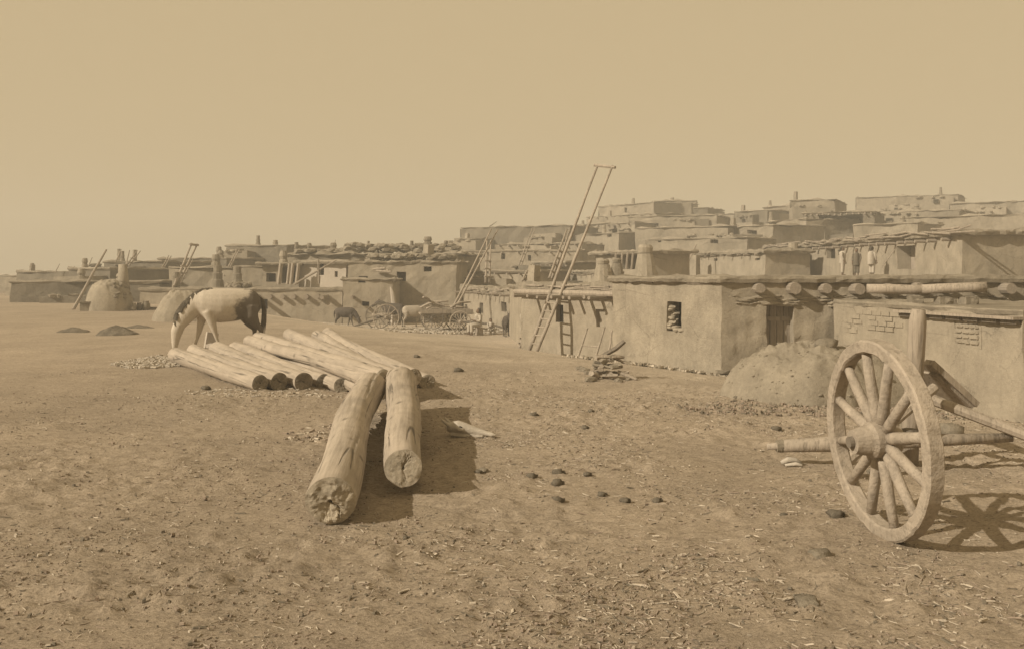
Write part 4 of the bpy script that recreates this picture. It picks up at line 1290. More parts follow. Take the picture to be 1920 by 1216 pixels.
p = XY(1580, 56.3); person('standing person in pale shirt nearest the blocked window of the upper house', (p.x, p.y, TZ), R(60), 1.62, 'stand', CLOTHP, None, 'down')
p = XY(1606, 53.6); person('middle person of the three on the terrace, wrapped in a dark blanket', (p.x, p.y, TZ), R(-30), 1.45, 'stand', CLOTHD, CLOTHD, 'down', .2)
p = XY(1635, 51.6); person('dark-haired person in a pale shawl nearest the upper doorway', (p.x, p.y, TZ), R(120), 1.52, 'stand', CLOTHP, CLOTHP, 'down', .25)
p = XY(984, 35.6); person('standing dark-haired person leaning by the stubby ladder on the street', (p.x, p.y, gz(p.x, p.y)), R(95), 1.5, 'stand', CLOTHP, None, 'front')
p = XY(897, 44.2); person('seated dark-haired person in white beside the wagon tongue', (p.x, p.y, gz(p.x, p.y)), R(-60), 1.55, 'sit', CLOTHP, None, 'front')
sx, sy = p.x + .03, p.y + .06
m = MB(); m.tube([(sx, sy, gz(sx, sy) - .05), (sx, sy, gz(sx, sy) + .34)], [.2, .17], 10, 0, True, .15)
tag(m.build('stump_seat', WOOD, None, loc=(sx, sy, gz(sx, sy))), 'wooden stump under the seated person by the wagon', 'stump')
p = XY(920, 45.0); person('small crouched child between the seated person and the head-on donkey', (p.x, p.y, gz(p.x, p.y) - .12), R(20), 1.05, 'sit', CLOTHP, None, 'front')

# ------------------------------------------------------------------ wheels and carts
def wheel(root, cen, axis, lean_q, R0, nsp, rimw, rimt, hubr, hubl, spr, mat, hub_off=0.0, seg=64, single=True, tyre=False):
    """parts: wheel rim with hub and spokes as its sub-parts"""
    q = axis.to_track_quat('Z', 'Y')
    M = Matrix.Translation(cen) @ q.to_matrix().to_4x4()
    rim = MB(); vs = []
    prof = [(R0, -rimw / 2 + .01), (R0, rimw / 2 - .01), (R0 - .012, rimw / 2), (R0 - rimt + .01, rimw / 2), (R0 - rimt, rimw / 2 - .012), (R0 - rimt, -rimw / 2 + .012), (R0 - rimt + .01, -rimw / 2), (R0 - .012, -rimw / 2)]
    npf = len(prof)
    for k in range(seg):
        th = 2 * math.pi * k / seg
        n_ = .006 * R0 / .65 * mn.noise(Vector((math.cos(th) * 4, math.sin(th) * 4, cen.x)))
        for r_, z_ in prof:
            jt = .007 if (single and k % max(1, seg // 6) == 3) else 0
            rr_ = r_ - jt + n_ + .004 * mn.noise(Vector((th * 9, r_ * 20, z_ * 20)))
            vs.append(M @ Vector((rr_ * math.cos(th), rr_ * math.sin(th), z_)))
    fs = [(k * npf + j, ((k + 1) % seg) * npf + j, ((k + 1) % seg) * npf + (j + 1) % npf, k * npf + (j + 1) % npf) for k in range(seg) for j in range(npf)]
    rim.add(vs, fs)
    ro = rim.build('wheel', mat, root, fix=True)
    hb = MB()
    pr = [(-hubl * .45 + hub_off, hubr * .8), (-hubl * .3 + hub_off, hubr), (-hubl * .1 + hub_off, hubr * 1.02), (hubl * .12 + hub_off, hubr * 1.0), (hubl * .2 + hub_off, hubr * .85), (hubl * .5 + hub_off, hubr * .66)]
    hb.tube([M @ Vector((0, 0, z_)) for z_, _ in pr], [r_ for _, r_ in pr], 24 if single else 10, 0, True, .04)
    ho = hb.build('hub', mat, None); ho.parent = ro; ho.location = -root.location - (ro.location)
    ho.location = -(root.location + ro.location)
    hc = MB()
    hc.tube([M @ Vector((0, 0, hubl * .46 + hub_off)), M @ Vector((0, 0, hubl * .5 + hub_off + .03))], [hubr * .36, hubr * .32], 12, 0, True, .1)
    ax = hc.build("axle_end", DARKW, None)
    ax.parent = ro; ax.location = -(root.location + ro.location)
    allm = MB()
    for i in range(nsp):
        th = 2 * math.pi * (i + .35) / nsp
        d = Vector((math.cos(th), math.sin(th), 0))
        pts = [M @ (d * (hubr * .7)), M @ (d * (hubr + .10 * R0)), M @ (d * (R0 * .6) + Vector((0, 0, .004))), M @ (d * (R0 - rimt * .6))]
        rr_ = [(spr * .8, spr * 1.05), (spr * 1.0, spr * 1.12), (spr * .95, spr), (spr * .85, spr * .85)]
        if single:
            sm = MB(); sm.tube(pts, rr_, 12, 0, True, .07)
            so = sm.build('spoke', mat, None, True); so.parent = ro; so.location = -(root.location + ro.location)
        else:
            allm.tube(pts, rr_, 5)
    if not single:
        so = allm.build('spoke', mat, None); so.parent = ro; so.location = -(root.location + ro.location)
    return ro

# the near wheel on its axle
cen = Vector((2.42, 6.5, .655))
axis = Vector((-.985, -.150, -.075)).normalized()
cart = empty('wooden_cart', (2.42, 6.5, 0), 'broken wooden cart showing one big bleached wheel with thick spokes, nearest the camera', 'cart')
wheel(cart, cen, axis, None, .655, 12, .105, .088, .118, .33, .036, WHEELW, hub_off=.03, seg=96)
m = MB()
m.tube([cen - axis * .12, cen - axis * .2, cen - axis * .27], [.05, .055, .045], 10, 0, True, .1)
m.build('axle', DARKW, cart, True)
# cart shaft / drawbar lying behind it
sh = empty('wooden_shaft', W(1443, 831, 9.1), 'thick wooden shaft with rope-bound tip lying behind the big wheel', 'shaft')
p0 = W(1438, 829, 9.15); p1 = W(1560, 822, 9.0); p2 = Vector((4.4, 8.7, .3))
p0.z = .14; p1.z = .19
m = MB()
m.tube([p0, p0.lerp(p1, .18), p0.lerp(p1, .25), p0.lerp(p1, .6), p1, p1.lerp(p2, .5), p2], [.028, .036, .06, .066, .070, .06, .04], 12, 0, True, .06)
sm_ = m.build('beam', WOOD, sh, True)
m = MB()
for i in range(5):
    q = p0.lerp(p1, .17 + .028 * i)
    m.tube([q - Vector((.012, 0, 0)), q + Vector((.012, 0, 0))], .064 - .003 * abs(i - 2), 12, 0, True, .1)
m.build('rope_binding', ROPE, sh)
# upright post and leaning planks behind the wheel
g0 = gz(3.62, 9.0)
m = MB()
q0 = Vector((3.66, 9.15, gz(3.66, 9.15) - .1)); q1 = Vector((3.70, 9.0, 1.41))
m.tube([q0, q0.lerp(q1, .4), q0.lerp(q1, .75), q0.lerp(q1, .93), q1], [.085, .082, .078, .078, .06], 12, 0, True, .08)
tag(m.build('post', WOOD, None, True, loc=(q0.x, q0.y, q0.z)), 'thick round-topped upright post rising behind the big cart wheel', 'post')
m = MB()
rt = Matrix.Rotation(R(12), 3, 'Z') @ Matrix.Rotation(R(40), 3, 'Y')
m.box((4.02, 9.5, .72), (.62, .75, .055), rt)
m.box((4.05, 9.5, .66), (.50, .65, .045), rt)
b_ = tag(m.build('broken_board', WOOD, None, loc=(4.0, 9.5, .6)), 'weathered broken board sloping down against the upright post', 'board')
for i, (x, y, L, yaw, pit, lb) in enumerate(((3.25, 8.55, 1.2, 20, -32, 'slanting timber seen through the upper spokes of the big wheel'),
                                       (4.25, 8.7, 1.5, -25, 20, 'long thin timber slanting to the ground right beyond the big wheel rim'))):
    d = Vector((math.cos(R(yaw)) * math.cos(R(pit)), math.sin(R(yaw)) * math.cos(R(pit)), -math.sin(R(pit))))
    c_ = Vector((x, y, .42)); m = MB()
    m.tube([c_ - d * L / 2, c_ + d * L / 2], [.05, .045], 8, 0, True, .1)
    o = m.build('timber', WOOD, None, loc=c_); tag(o, lb, 'timber', 'timbers behind the big wheel')
for i, (px, py, d, s, lb) in enumerate(((1702, 795, 10.5, .16, 'pale rounded stone seen between spokes near the rim'), (1725, 815, 10.2, .13, 'second pale stone beside the rounded one behind the wheel'),
                                        (1780, 790, 10.6, .12, 'small pale stone by the timber at the foot of the low house'), (1648, 880, 8.6, .07, 'tiny stone glimpsed through the lower spokes'))):
    p = XY(px, d); m = MB(); m.rock((p.x, p.y, gz(p.x, p.y) + s * .45), (s * 1.3, s, s * .7), i, 2, .4, i)
    tag(m.build('stone', STONE, None, True, loc=(p.x, p.y, gz(p.x, p.y))), lb, 'stone', 'stones by the big wheel')

# two-wheeled cart and wagon across the plaza
cx = XY(724, 46.0); g = gz(cx.x, cx.y)
tw = empty('two_wheeled_cart', (cx.x, cx.y, g), 'light two-wheeled cart with thin spoked wheels and its shaft on the ground', 'cart')
wheel(tw, Vector((cx.x, cx.y, g + .60)), Vector((.25, -.97, .1)).normalized(), None, .62, 12, .06, .05, .08, .25, .018, WHEELW, seg=36, single=False)
wheel(tw, Vector((cx.x - .55, cx.y + 1.35, g + .60)), Vector((.25, -.97, .1)).normalized(), None, .62, 12, .06, .05, .08, .25, .018, DARKW, seg=36, single=False)
m = MB(); m.tube([(cx.x, cx.y, g + .6), (cx.x - .55, cx.y + 1.35, g + .6)], .05, 8); m.build('axle', DARKW, tw)
m = MB(); m.tube([(cx.x - .2, cx.y + .6, g + .6), (cx.x - 1.2, cx.y + .2, g + .28), (cx.x - 2.0, cx.y - .1, g + .05)], [.05, .045, .04], 7); m.build('shaft', DARKW, tw)
m = MB(); m.box((cx.x - .25, cx.y + .7, g + .72), (.7, .9, .07), Matrix.Rotation(R(-20), 3, 'Z')); m.build('platform', WOOD, tw)
wx = XY(842, 46.0); g = gz(wx.x, wx.y)
wag = empty('wagon', (wx.x, wx.y, g), 'four-wheeled farm wagon loaded with branches before the street houses', 'wagon')
fx = XY(816, 46.3); bx = XY(863, 45.4)
axw = Vector((.18, -.98, 0)).normalized()
perp = Vector((.98, .18, 0))
wheel(wag, Vector((fx.x, fx.y, g + .57)), axw, None, .57, 14, .06, .05, .09, .28, .02, WHEELW, seg=36, single=False)
wheel(wag, Vector((bx.x, bx.y, g + .50)), axw, None, .50, 14, .06, .05, .09, .28, .02, WHEELW, seg=36, single=False)
for c_, rr_ in ((fx, .57), (bx, .50)):
    wheel(wag, Vector((c_.x - axw.x * 1.4, c_.y - axw.y * 1.4, g + rr_)), axw, None, rr_, 14, .06, .05, .09, .28, .02, DARKW, seg=36, single=False)
    m = MB(); m.tube([(c_.x, c_.y, g + rr_), (c_.x - axw.x * 1.4, c_.y - axw.y * 1.4, g + rr_)], .05, 7); m.build('axle', DARKW, wag)
rw = Matrix(((perp.x, -axw.x, 0), (perp.y, -axw.y, 0), (0, 0, 1)))
mid_ = Vector(((fx.x + bx.x) / 2 - axw.x * .7, (fx.y + bx.y) / 2 - axw.y * .7, g + .86))
m = MB(); m.box(mid_, (2.5, .95, .08), rw); m.build('bed', WOOD, wag)
for s in (-1, 1):
    m = MB(); c_ = mid_ + axw * s * .5 + Vector((0, 0, .14)); m.box(c_ - Vector((0, 0, .05)), (2.45, .05, .18), rw); m.build('side_board', POLEW, wag)
m = MB(); tp = Vector((bx.x, bx.y, 0)) - axw * .7; m.tube([(tp.x, tp.y, g + .5), (tp.x + 1.5, tp.y - .2, g + .38), (tp.x + 2.3, tp.y - .35, g + .15)], [.06, .05, .045], 7); m.build('tongue', DARKW, wag)
for i, (x0, z0_, x1, z1_, lb) in enumerate(((-.9, .2, 1.0, .25, 'straight pole lying flat along the wagon load'), (-1.2, .25, .1, .55, 'pale forked branch rising over the rear of the wagon load'),
                                   (-.6, .5, .5, .28, 'curved branch sagging over the middle of the wagon load'), (.2, .25, 1.2, .5, 'short branch sticking up at the front of the wagon load'),
                                   (-1.1, .75, -.55, .3, 'twisted branch pointing up beside the pale horse'))):
    a = mid_ + perp * x0 + Vector((0, 0, z0_)) - axw * (.3 - .15 * i); b = mid_ + perp * x1 + Vector((0, 0, z1_)) + axw * (.25 - .12 * i)
    m = MB(); c_ = a.lerp(b, .5) + Vector((0, 0, .12 if i != 2 else -.08))
    m.tube([a, a.lerp(c_, .5) + Vector((0, 0, .03)), c_, c_.lerp(b, .5), b], [.05, .06, .055, .05, .03], 7, 0, True, .15)
    tag(m.build('branch', WOOD, None, True, loc=a), lb, 'branch', 'branches loaded on the wagon')

# ------------------------------------------------------------------ earth mound, oven, heaps
def heap(name, label, cat, cx, cy, rx, ry, h, mat, seed, flat=1.0, n=46, rough=.12, rot=0, power=1.0, group=None, kind=None, edge=.18):
    m = MB(); vs = []; g = gz(cx, cy)
    nr = max(8, n // 2)
    for j in range(nr + 1):
        f = j / nr
        for k in range(n):
            th = 2 * math.pi * k / n
            e = 1 + edge * mn.noise(Vector((math.cos(th) * 1.5, math.sin(th) * 1.5, seed))) + edge * .33 * mn.noise(Vector((math.cos(th) * 5, math.sin(th) * 5, seed)))
            x = math.cos(th) * rx * f * e; y = math.sin(th) * ry * f * e
            xr, yr = x * math.cos(rot) - y * math.sin(rot), x * math.sin(rot) + y * math.cos(rot)
            X_, Y_ = cx + xr, cy + yr
            z = h * (1 - f ** flat) ** power
            nn = mn.noise(Vector((X_ * 2.3, Y_ * 2.3, seed))) + .5 * mn.noise(Vector((X_ * 6, Y_ * 6, seed))) + .35 * mn.noise(Vector((X_ * 17, Y_ * 17, seed)))
            z += rough * h * nn * min(1, (1 - f) * 4)
            base = gz(X_, Y_)
            vs.append((X_, Y_, base + z - (.05 if j == nr else 0)))
    fs = [(j * n + k, (j + 1) * n + k, (j + 1) * n + (k + 1) % n, j * n + (k + 1) % n) for j in range(nr) for k in range(n)]
    m.add(vs, fs)
    o = m.build(name, mat, None, True, loc=(cx, cy, g))
    return tag(o, label, cat, group, kind)
mound = heap('earth_mound', 'big rounded mound of loose earth in front of the plank door', 'mound', 4.30, 13.95, 1.34, 1.2, .77, MOUND, 4.2, 3.0, 150, .15, .2, .75, edge=.2)
from mathutils.bvhtree import BVHTree
def clods_on(o, n, cx, cy, rx, ry, mat):
    me = o.data
    bv = BVHTree.FromPolygons([v.co + o.location for v in me.vertices], [tuple(p.vertices) for p in me.polygons])
    m = MB(); rg = random.Random(5)
    for i in range(n):
        a, f = rg.uniform(0, 6.28), rg.random() ** .45
        x, y = cx + math.cos(a) * rx * f, cy + math.sin(a) * ry * f
        hit = bv.ray_cast(Vector((x, y, 5)), Vector((0, 0, -1)))[0]
        if hit is None: continue
        s = min(.05, .006 + rg.expovariate(1 / .007))
        m.rock((x, y, hit.z + s * .3), (s * 1.2, s, s * .65), rg.random() * 6, 1, .5, rg.random() * 90)
    c = m.build('clods', mat, None); c.parent = o; c.location = -Vector(o.location)
    tag(c, kind='stuff')
clods_on(mound, 380, 4.30, 13.95, 1.3, 1.15, MOUND)
p = XY(1549, 13.6); m = MB(); m.rock((p.x, p.y, gz(p.x, p.y) + .80), (.16, .12, .085), .2, 2, .3, 5)
tag(m.build('stone', STONE, None, True, loc=(p.x, p.y, .7)), 'flat stone sitting on top of the big earth mound', 'stone')
p = XY(341, 36); heap('adobe_mound', 'pale flat-topped adobe mound just behind the grazing horse', 'mound', p.x, p.y, 1.08, .95, 1.08, ADOBE_ROUGH, 9.1, 2.6, 64, .11, 0, .8, edge=.1)
p = XY(205, 45.5)
ov = heap('adobe_oven', 'broad domed adobe oven on the western side of the plaza', 'oven', p.x, p.y, 1.05, 1.0, 1.33, ADOBE_ROUGH, 2.2, 3.6, 72, .10, 0, .62, edge=.06)
m = MB(); gg = gz(p.x, p.y)
m.tube([(p.x + .45, p.y + .5, gg + .9), (p.x + .45, p.y + .5, gg + 1.5), (p.x + .42, p.y + .5, gg + 2.1)], [.3, .24, .19], 12, 0, True, .12)
fl = m.build("flue", ADOBE_ROUGH, None, True); fl.parent = ov; fl.location = -Vector(ov.location)
m = MB()
for i in range(46):      # stones and brush heaped over the oven's eastern shoulder
    a, f = random.uniform(-1.1, 1.9), random.uniform(.45, .95)
    z = 1.33 * (1 - f ** 3.6) ** .62
    m.rock((p.x + math.cos(a) * 1.05 * f, p.y + math.sin(a) * f, gg + z), (.1, .1, .06), random.random() * 3, 1, .5, i)
so_ = m.build('crown_rubble', STONE, None); so_.parent = ov; so_.location = -Vector(ov.location); tag(so_, kind='stuff')
for i, (px, d, r_, h_, lb) in enumerate(((251, 45.2, .13, .36, 'pale clay jar closest to the oven dome'), (261, 45.4, .14, .36, 'dark clay jar second from the oven dome'), (274, 45.6, .19, .42, 'largest pale clay jar of the row by the oven dome'))):
    p = XY(px, d); g = gz(p.x, p.y); m = MB()
    m.tube([(p.x, p.y, g), (p.x, p.y, g + h_ * .3), (p.x, p.y, g + h_ * .65), (p.x, p.y, g + h_ * .85), (p.x, p.y, g + h_)], [r_ * .6, r_, r_ * .95, r_ * .65, r_ * .75], 12)
    tag(m.build('clay_jar', [POT, DARKHAIR, POT][i], None, True, loc=(p.x, p.y, g)), lb, 'jar', 'clay jars beside the oven')
p = XY(282, 45.9); g = gz(p.x, p.y); m = MB(); m.box((p.x + .3, p.y, g + .06), (1.3, .3, .12)); tag(m.build('plank', DARKW, None, loc=(p.x, p.y, g)), 'dark plank lying on the ground past the clay jars', 'plank')
p = XY(163, 44.8); g = gz(p.x, p.y); m = MB(); m.box((p.x, p.y, g + .18), (.55, .4, .36), Matrix.Rotation(.3, 3, 'Z')); m.box((p.x + .05, p.y, g + .39), (.75, .5, .06), Matrix.Rotation(.35, 3, 'Z'))
tag(m.build('stone_block', STONE, None, loc=(p.x, p.y, g)), 'squarish stone block with slab top at the foot of the long stout pole', 'block')
p = XY(219, 27.5); heap('dung_heap', 'larger dark heap of dung and dirt on the western ground', 'heap', p.x, p.y, .62, .5, .24, HEAPDARK, 6.6, 1.3, 40, .25)
p = XY(138, 29); heap('dung_heap', 'smaller dark heap of dirt nearest the western edge', 'heap', p.x, p.y, .5, .4, .15, HEAPDARK, 7.6, 1.3, 36, .25)
p = XY(258, 31); heap('dirt_patch_heap', 'thin dark scatter of dirt between the heap and the oven', 'heap', p.x, p.y, .5, .35, .09, HEAPDARK, 8.6, 1.3, 30, .3)
p = XY(396, 22.4); g = gz(p.x, p.y); m = MB(); m.box((p.x, p.y, g + .17), (.25, .22, .36), Matrix.Rotation(R(25), 3, 'Z') @ Matrix.Rotation(R(9), 3, 'Y'))
m.rock((p.x + .02, p.y - .1, g + .05), (.14, .1, .07), 0, 1, .3, 3)
tag(m.build('stone_block', WHITEWASH, None, loc=(p.x, p.y, g)), 'pale squared stone block between the legs of the grazing horse', 'block')

# firewood heap by the house corner
cxw, cyw = 1.66, 16.6
kinds = ['split', 'slab', 'round']
for i in range(26):
    ly = i // 9
    x = cxw + random.uniform(-.30, .30) * (1 - ly * .22); y = cyw + random.uniform(-.18, .2) * (1 - ly * .2)
    z = gz(x, y) + .05 + .13 * ly + random.uniform(0, .05)
    L = random.uniform(.16, .36); yaw = random.uniform(-.5, .9) if i % 3 else random.uniform(1.2, 2); pit = random.uniform(-.45, .35)
    d = Vector((math.cos(yaw) * math.cos(pit), math.sin(yaw) * math.cos(pit), math.sin(pit)))
    m = MB(); r_ = random.uniform(.03, .062)
    c_ = Vector((x, y, z))
    m.tube([c_ - d * L / 2, c_, c_ + d * L / 2], [(r_ * 1.1, r_ * .7), (r_ * 1.15, r_ * .8), (r_ * .9, r_ * .6)], random.choice((5, 6, 7)), 0, True, .3)
    o = m.build('firewood_piece', random.choice([WOOD, POLEW, STONE]), None, loc=c_)
    tag(o, 'broken piece of firewood in the small heap at the house corner', 'firewood', 'pieces of the firewood heap')
m = MB(); c_ = Vector((cxw + .10, cyw + .1, gz(cxw, cyw) + .50))
m.tube([c_ + Vector((-.28, 0, -.16)), c_, c_ + Vector((.14, 0, .12))], [(.05, .04), (.06, .045), (.05, .04)], 6, 0, True, .2)
tag(m.build('firewood_piece', DARKW, None, loc=c_), 'topmost dark stick crossing the firewood heap', 'firewood', 'pieces of the firewood heap')
for i in range(6):
    p = XY([1096, 1104, 1160, 1178, 1108, 1088][i], [17.6, 17.2, 16.1, 16.4, 16.2, 18][i]); m = MB(); s = random.uniform(.05, .09)
    m.rock((p.x, p.y, gz(p.x, p.y) + s * .4), (s * 1.4, s, s * .6), random.random() * 3, 1, .4, i + 20)
    tag(m.build('stone', STONE, None, loc=(p.x, p.y, gz(p.x, p.y))), 'small rough stone lying round the foot of the firewood heap', 'stone', 'stones round the firewood heap')

# bones
def skull(label, px, py, rot, k):
    d = F * (EYE - gz(*XY(px, 9))) / (py - 510); p = XY(px, d); g = gz(p.x, p.y)
    root = empty('animal_skull', (p.x, p.y, g + .0), label, 'skull', None, rot)
    m = MB(); T = lambda a, r, s=12: m.tube([Vector(q) * k for q in a], [tuple(x * k for x in (q if isinstance(q, tuple) else (q, q))) for q in r], s)
    T([(-.20, 0, .08), (-.15, 0, .10), (-.08, 0, .105), (.0, 0, .09), (.12, 0, .06), (.22, 0, .045), (.30, 0, .03), (.34, 0, .025)], [(.03, .03), (.075, .06), (.095, .07), (.085, .06), (.055, .045), (.04, .03), (.035, .022), (.015, .01)], 16)
    for s in (-1, 1):
        T([(-.10, s * .07, .11), (-.05, s * .10, .10), (.0, s * .085, .085)], [.02, .024, .02], 8)
        T([(-.17, s * .04, .13), (-.22, s * .07, .17), (-.25, s * .07, .2)], [.022, .018, .008], 7)
        T([(-.14, s * .05, .03), (.0, s * .05, .02), (.2, s * .03, .015)], [.02, .022, .014], 8)
    b = m.build('cranium', BONE, None); b.parent = root; fuse(b, .008, 2)
    for s in (-1, 1):
        e = MB(); e.tube([Vector((-.035, s * .082, .105)) * k, Vector((-.03, s * .1, .107)) * k], [.022 * k, .024 * k], 10)
        eo = e.build('eye_socket', HOLLOW_SHADE, None); eo.parent = root  # near-black plug, the hollow's shade put into its colour
    return root
skull('bleached animal skull lying beside the knotty log\'s shadow', 872, 818, R(-10), 1.0)
p = XY(1483, 10.0)
m = MB(); d = F * EYE / (868 - 510.); p = XY(1483, d); g = gz(p.x, p.y)
m.tube([(p.x - .09, p.y, g + .03), (p.x - .03, p.y, g + .055), (p.x + .04, p.y + .02, g + .05), (p.x + .10, p.y, g + .025)], [.02, .035, .03, .02], 9, 0, True, .3)
m.tube([(p.x - .07, p.y - .06, g + .02), (p.x + .03, p.y - .05, g + .03), (p.x + .08, p.y - .08, g + .02)], [.012, .018, .015], 8, 0, True, .3)
tag(m.build('bone_fragment', BONE, None, True, loc=(p.x, p.y, g)), 'white bone fragment on the ground under the rope-bound shaft', 'bone')

# dung lumps
def at_ground(px, py):
    d = F * EYE / (py - 510.0)
    for _ in range(3):
        p = XY(px, d); d = F * (EYE - gz(p.x, p.y)) / (py - 510.0)
    return XY(px, d)
for i, (px, py, s) in enumerate(((1046, 889, 1.3), (1044, 909, 1.35), (1044, 941, 1.2), (996, 895, 1.1), (1101, 891, .9), (1128, 929, .9), (1171, 941, 1.0), (1232, 941, 1.0), (1566, 969, 1.5), (897, 886, .8),
                                 (1470, 968, .7), (760, 1010, .6), (370, 1030, .5), (858, 697, 2.0), (780, 670, 1.6), (385, 730, 1.6), (1000, 780, 1.3), (1096, 804, 1.1), (1108, 772, 1.0), (1455, 806, 1.3), (1382, 748, 1.6))):
    p = at_ground(px, py); r_ = .030 * s; m = MB()
    m.rock((p.x, p.y, gz(p.x, p.y) + r_ * .55), (r_ * 1.25, r_, r_ * .75), i, 2, .5, i)
    m.rock((p.x + r_ * 1.0, p.y + r_ * .5, gz(p.x, p.y) + r_ * .4), (r_ * .75, r_ * .6, r_ * .5), i * 2, 2, .5, i + 40)
    o = m.build('dung_lump', DUNG, None, True, loc=(p.x, p.y, gz(p.x, p.y)))
    tag(o, 'dark dried dung lump on the bare trodden ground', 'dung', 'dried dung lumps on the ground')
for i, (px, py, s, lb) in enumerate(((1537, 1044, .06, 'pale angular stone among the straw below the big wheel'), (1515, 1136, .06, 'half-buried stone at the bottom edge below the big wheel'), (905, 883, .035, 'small stone beyond the shadow of the knotty log'), (692, 738, .07, 'small chock stone under the knotty log between the two long logs'), (600, 800, .02, 'pebble beside the thickest log'))):
    p = at_ground(px, py); m = MB(); m.rock((p.x, p.y, gz(p.x, p.y) + s * .3), (s * 1.35, s, s * .6), .4 + i, 2, .45, i + 70)
    tag(m.build('stone', STONE, None, True, loc=(p.x, p.y, gz(p.x, p.y))), lb, 'stone')

# ------------------------------------------------------------------ litter nobody could count
def scatter(name, mats, n, region, size, kind='chip', dens=None, seed=1):
    rg = np.random.default_rng(seed)
    x0, x1, y0, y1 = region
    P = []
    while len(P) < n:
        u = rg.random(4000); y = y0 + (y1 - y0) * u ** 1.7
        x = x0 + (x1 - x0) * rg.random(4000)
        x = x * np.clip(y * .75 / abs(x0), .5, 1.3) if kind != 'all' else x
        if dens is not None:
            keep = rg.random(4000) < dens(x, y)
            x, y = x[keep], y[keep]
        P += list(zip(x, y))
    P = np.array(P[:n])
    Z = terrain(P[:, 0], P[:, 1]) + micro(P[:, 0], P[:, 1])
    V = []; Fc = []; Mi = []
    yaw = rg.random(n) * 6.283
    for i in range(n):
        L, wd, th = size(rg)
        c, s = math.cos(yaw[i]), math.sin(yaw[i])
        tl = rg.normal(0, .18); tl2 = rg.normal(0, .25)
        o = len(V)
        for (a, b, h) in ((-1, -.6, 0), (1, -1, 0), (.8, 1, 0), (-.9, .8, 0), (-.8, -.5, 1), (.85, -.8, 1), (.7, .8, 1), (-.8, .6, 1)):
            a *= L / 2; b *= wd / 2
            zz = h * th + a * tl + b * tl2 + th * .3
            V.append((P[i, 0] + a * c - b * s, P[i, 1] + a * s + b * c, Z[i] + zz))
        for q in ((4, 5, 6, 7), (0, 1, 5, 4), (1, 2, 6, 5), (2, 3, 7, 6), (3, 0, 4, 7)):
            Fc.append(tuple(o + k for k in q)); Mi.append(i % len(mats))
    m = MB(); m.v = V; m.f = Fc; m.m = Mi
    o = m.build(name, mats)
    return tag(o, kind='stuff')
CHIPD = earth("dark_chips", .26, .3, 8, .003)
CHIPM = earth("dirt_crumbs", .42, .25, 8, .003, k=(1, .8, .63))
def patch(x, y):
    a = .5 + .5 * vnoise(x / .6, y / .6, 21); b = .5 + .5 * vnoise(x / 1.9, y / 1.9, 22)
    return np.clip(a * b * 2.2, .04, 1)
def eastern(x, y):
    return patch(x, y) * np.clip(.25 + .75 * sstep((x + .4 * y * .2 + .6) / 2.2), 0, 1)
scatter('straw_litter', [STRAW, CHIPM, STRAW, CHIPM, STRAW, CHIPD], 15000, (-5.5, 5.5, 3.9, 15), lambda g: (g.uniform(.015, .07) * (1 + .8 * (g.random() < .06)), g.uniform(.0025, .007), g.uniform(.002, .006)), dens=eastern, seed=3)
scatter('dirt_crumbs', [CHIPM, CHIPM, CHIPD, CHIPM, STRAW], 30000, (-6, 6, 3.9, 18), lambda g: ((lambda s: (s, s * g.uniform(.5, .9), s * g.uniform(.3, .6)))(min(.03, .006 + g.exponential(.0042)))), dens=patch, seed=4)
scatter('bark_chips', [CHIPM, STRAW, CHIPD, STRAW], 700, (-5.5, 5.5, 3.9, 14), lambda g: (g.uniform(.03, .10), g.uniform(.008, .02), g.uniform(.003, .009)), dens=eastern, seed=5)
def husks(x, y):
    return np.where(((x + 6.45) / .9) ** 2 + ((y - 19.4) / 1.6) ** 2 < 1, 1, .0) + .0
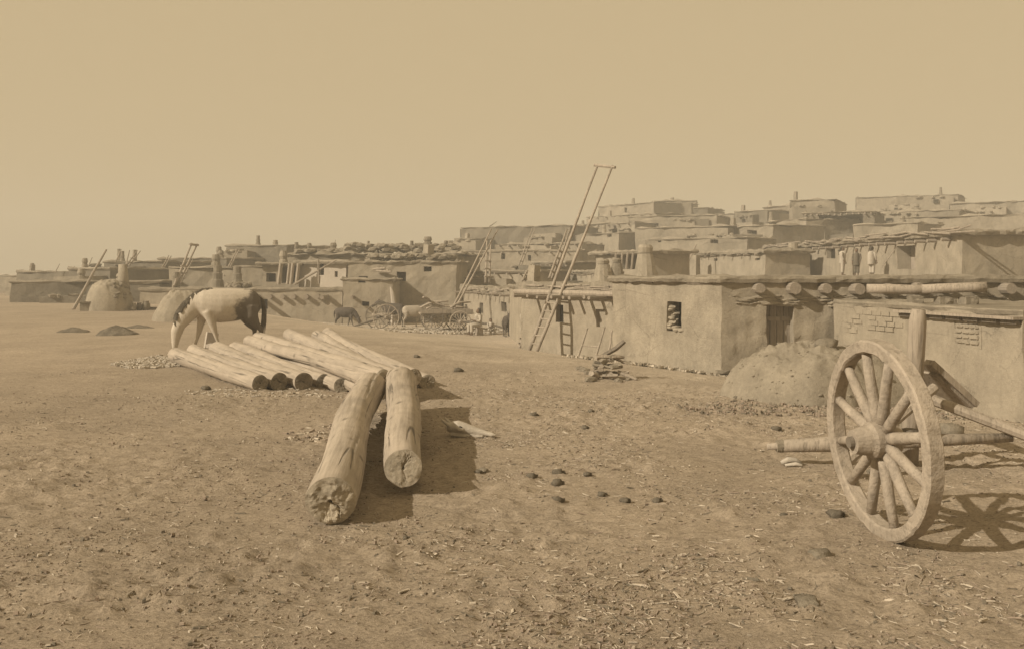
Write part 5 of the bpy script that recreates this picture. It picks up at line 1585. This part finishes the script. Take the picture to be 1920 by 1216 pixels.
def scatter_ell(name, mats, n, cx, cy, rx, ry, size, seed, rot=0):
    return scatter(name, mats, n, (cx - rx, cx + rx, cy - ry, cy + ry), size, 'all', lambda x, y: (((x - cx) / rx) ** 2 + ((y - cy) / ry) ** 2 < 1) * 1.0, seed)
scatter_ell('corn_husk_litter', [HUSK, HUSK, STRAW], 1300, -6.75, 19.4, .9, 1.5, lambda g: (g.uniform(.03, .12), g.uniform(.015, .05), g.uniform(.006, .03)), 6)
scatter_ell('wood_chips', [HUSK, STRAW], 300, -3.3, 14.5, 1.5, .6, lambda g: (g.uniform(.02, .10), g.uniform(.01, .03), g.uniform(.004, .015)), 7)
scatter_ell('wood_chips', [CHIPM, STRAW], 120, -2.0, 10.8, .5, .6, lambda g: (g.uniform(.03, .12), g.uniform(.01, .03), g.uniform(.006, .015)), 8)
scatter_ell('wood_chips', [HUSK, STRAW, CHIPD], 160, -1.9, 15.6, .7, .5, lambda g: (g.uniform(.04, .13), g.uniform(.02, .04), g.uniform(.006, .02)), 9)
scatter_ell('straw_bedding', [HUSK, STRAW], 2500, -4.6, 46.5, 4.2, 2.6, lambda g: (g.uniform(.1, .35), g.uniform(.03, .07), g.uniform(.02, .06)), 10)
scatter_ell('roadside_rubble', [STONE, ADOBE, STRAW], 500, 3.2, 23.0, 1.9, 1.3, lambda g: (g.uniform(.04, .14), g.uniform(.03, .1), g.uniform(.02, .06)), 12)
scatter_ell('earth_clods', [CHIPM, MOUND, CHIPM, CHIPD], 900, 4.1, 12.7, 2.0, .8, lambda g: (g.uniform(.015, .06), g.uniform(.01, .035), g.uniform(.006, .025)), 13)

# ------------------------------------------------------------------ dusty air
hz = MB(); hz.box((0, 150, 9.0), (700, 420, 27.0))
mh, th_, bh = new_mat("dusty_air")
th_.nodes.remove(bh)
pv = th_.nodes.new("ShaderNodeVolumePrincipled")
pv.inputs["Density"].default_value = HAZE
pv.inputs["Color"].default_value = (1.0, .955, .86, 1)
pv.inputs["Anisotropy"].default_value = 0.0
out_ = [n for n in th_.nodes if n.type == 'OUTPUT_MATERIAL'][0]
th_.links.new(pv.outputs[0], out_.inputs["Volume"])
tag(hz.build('haze', mh), kind='stuff')
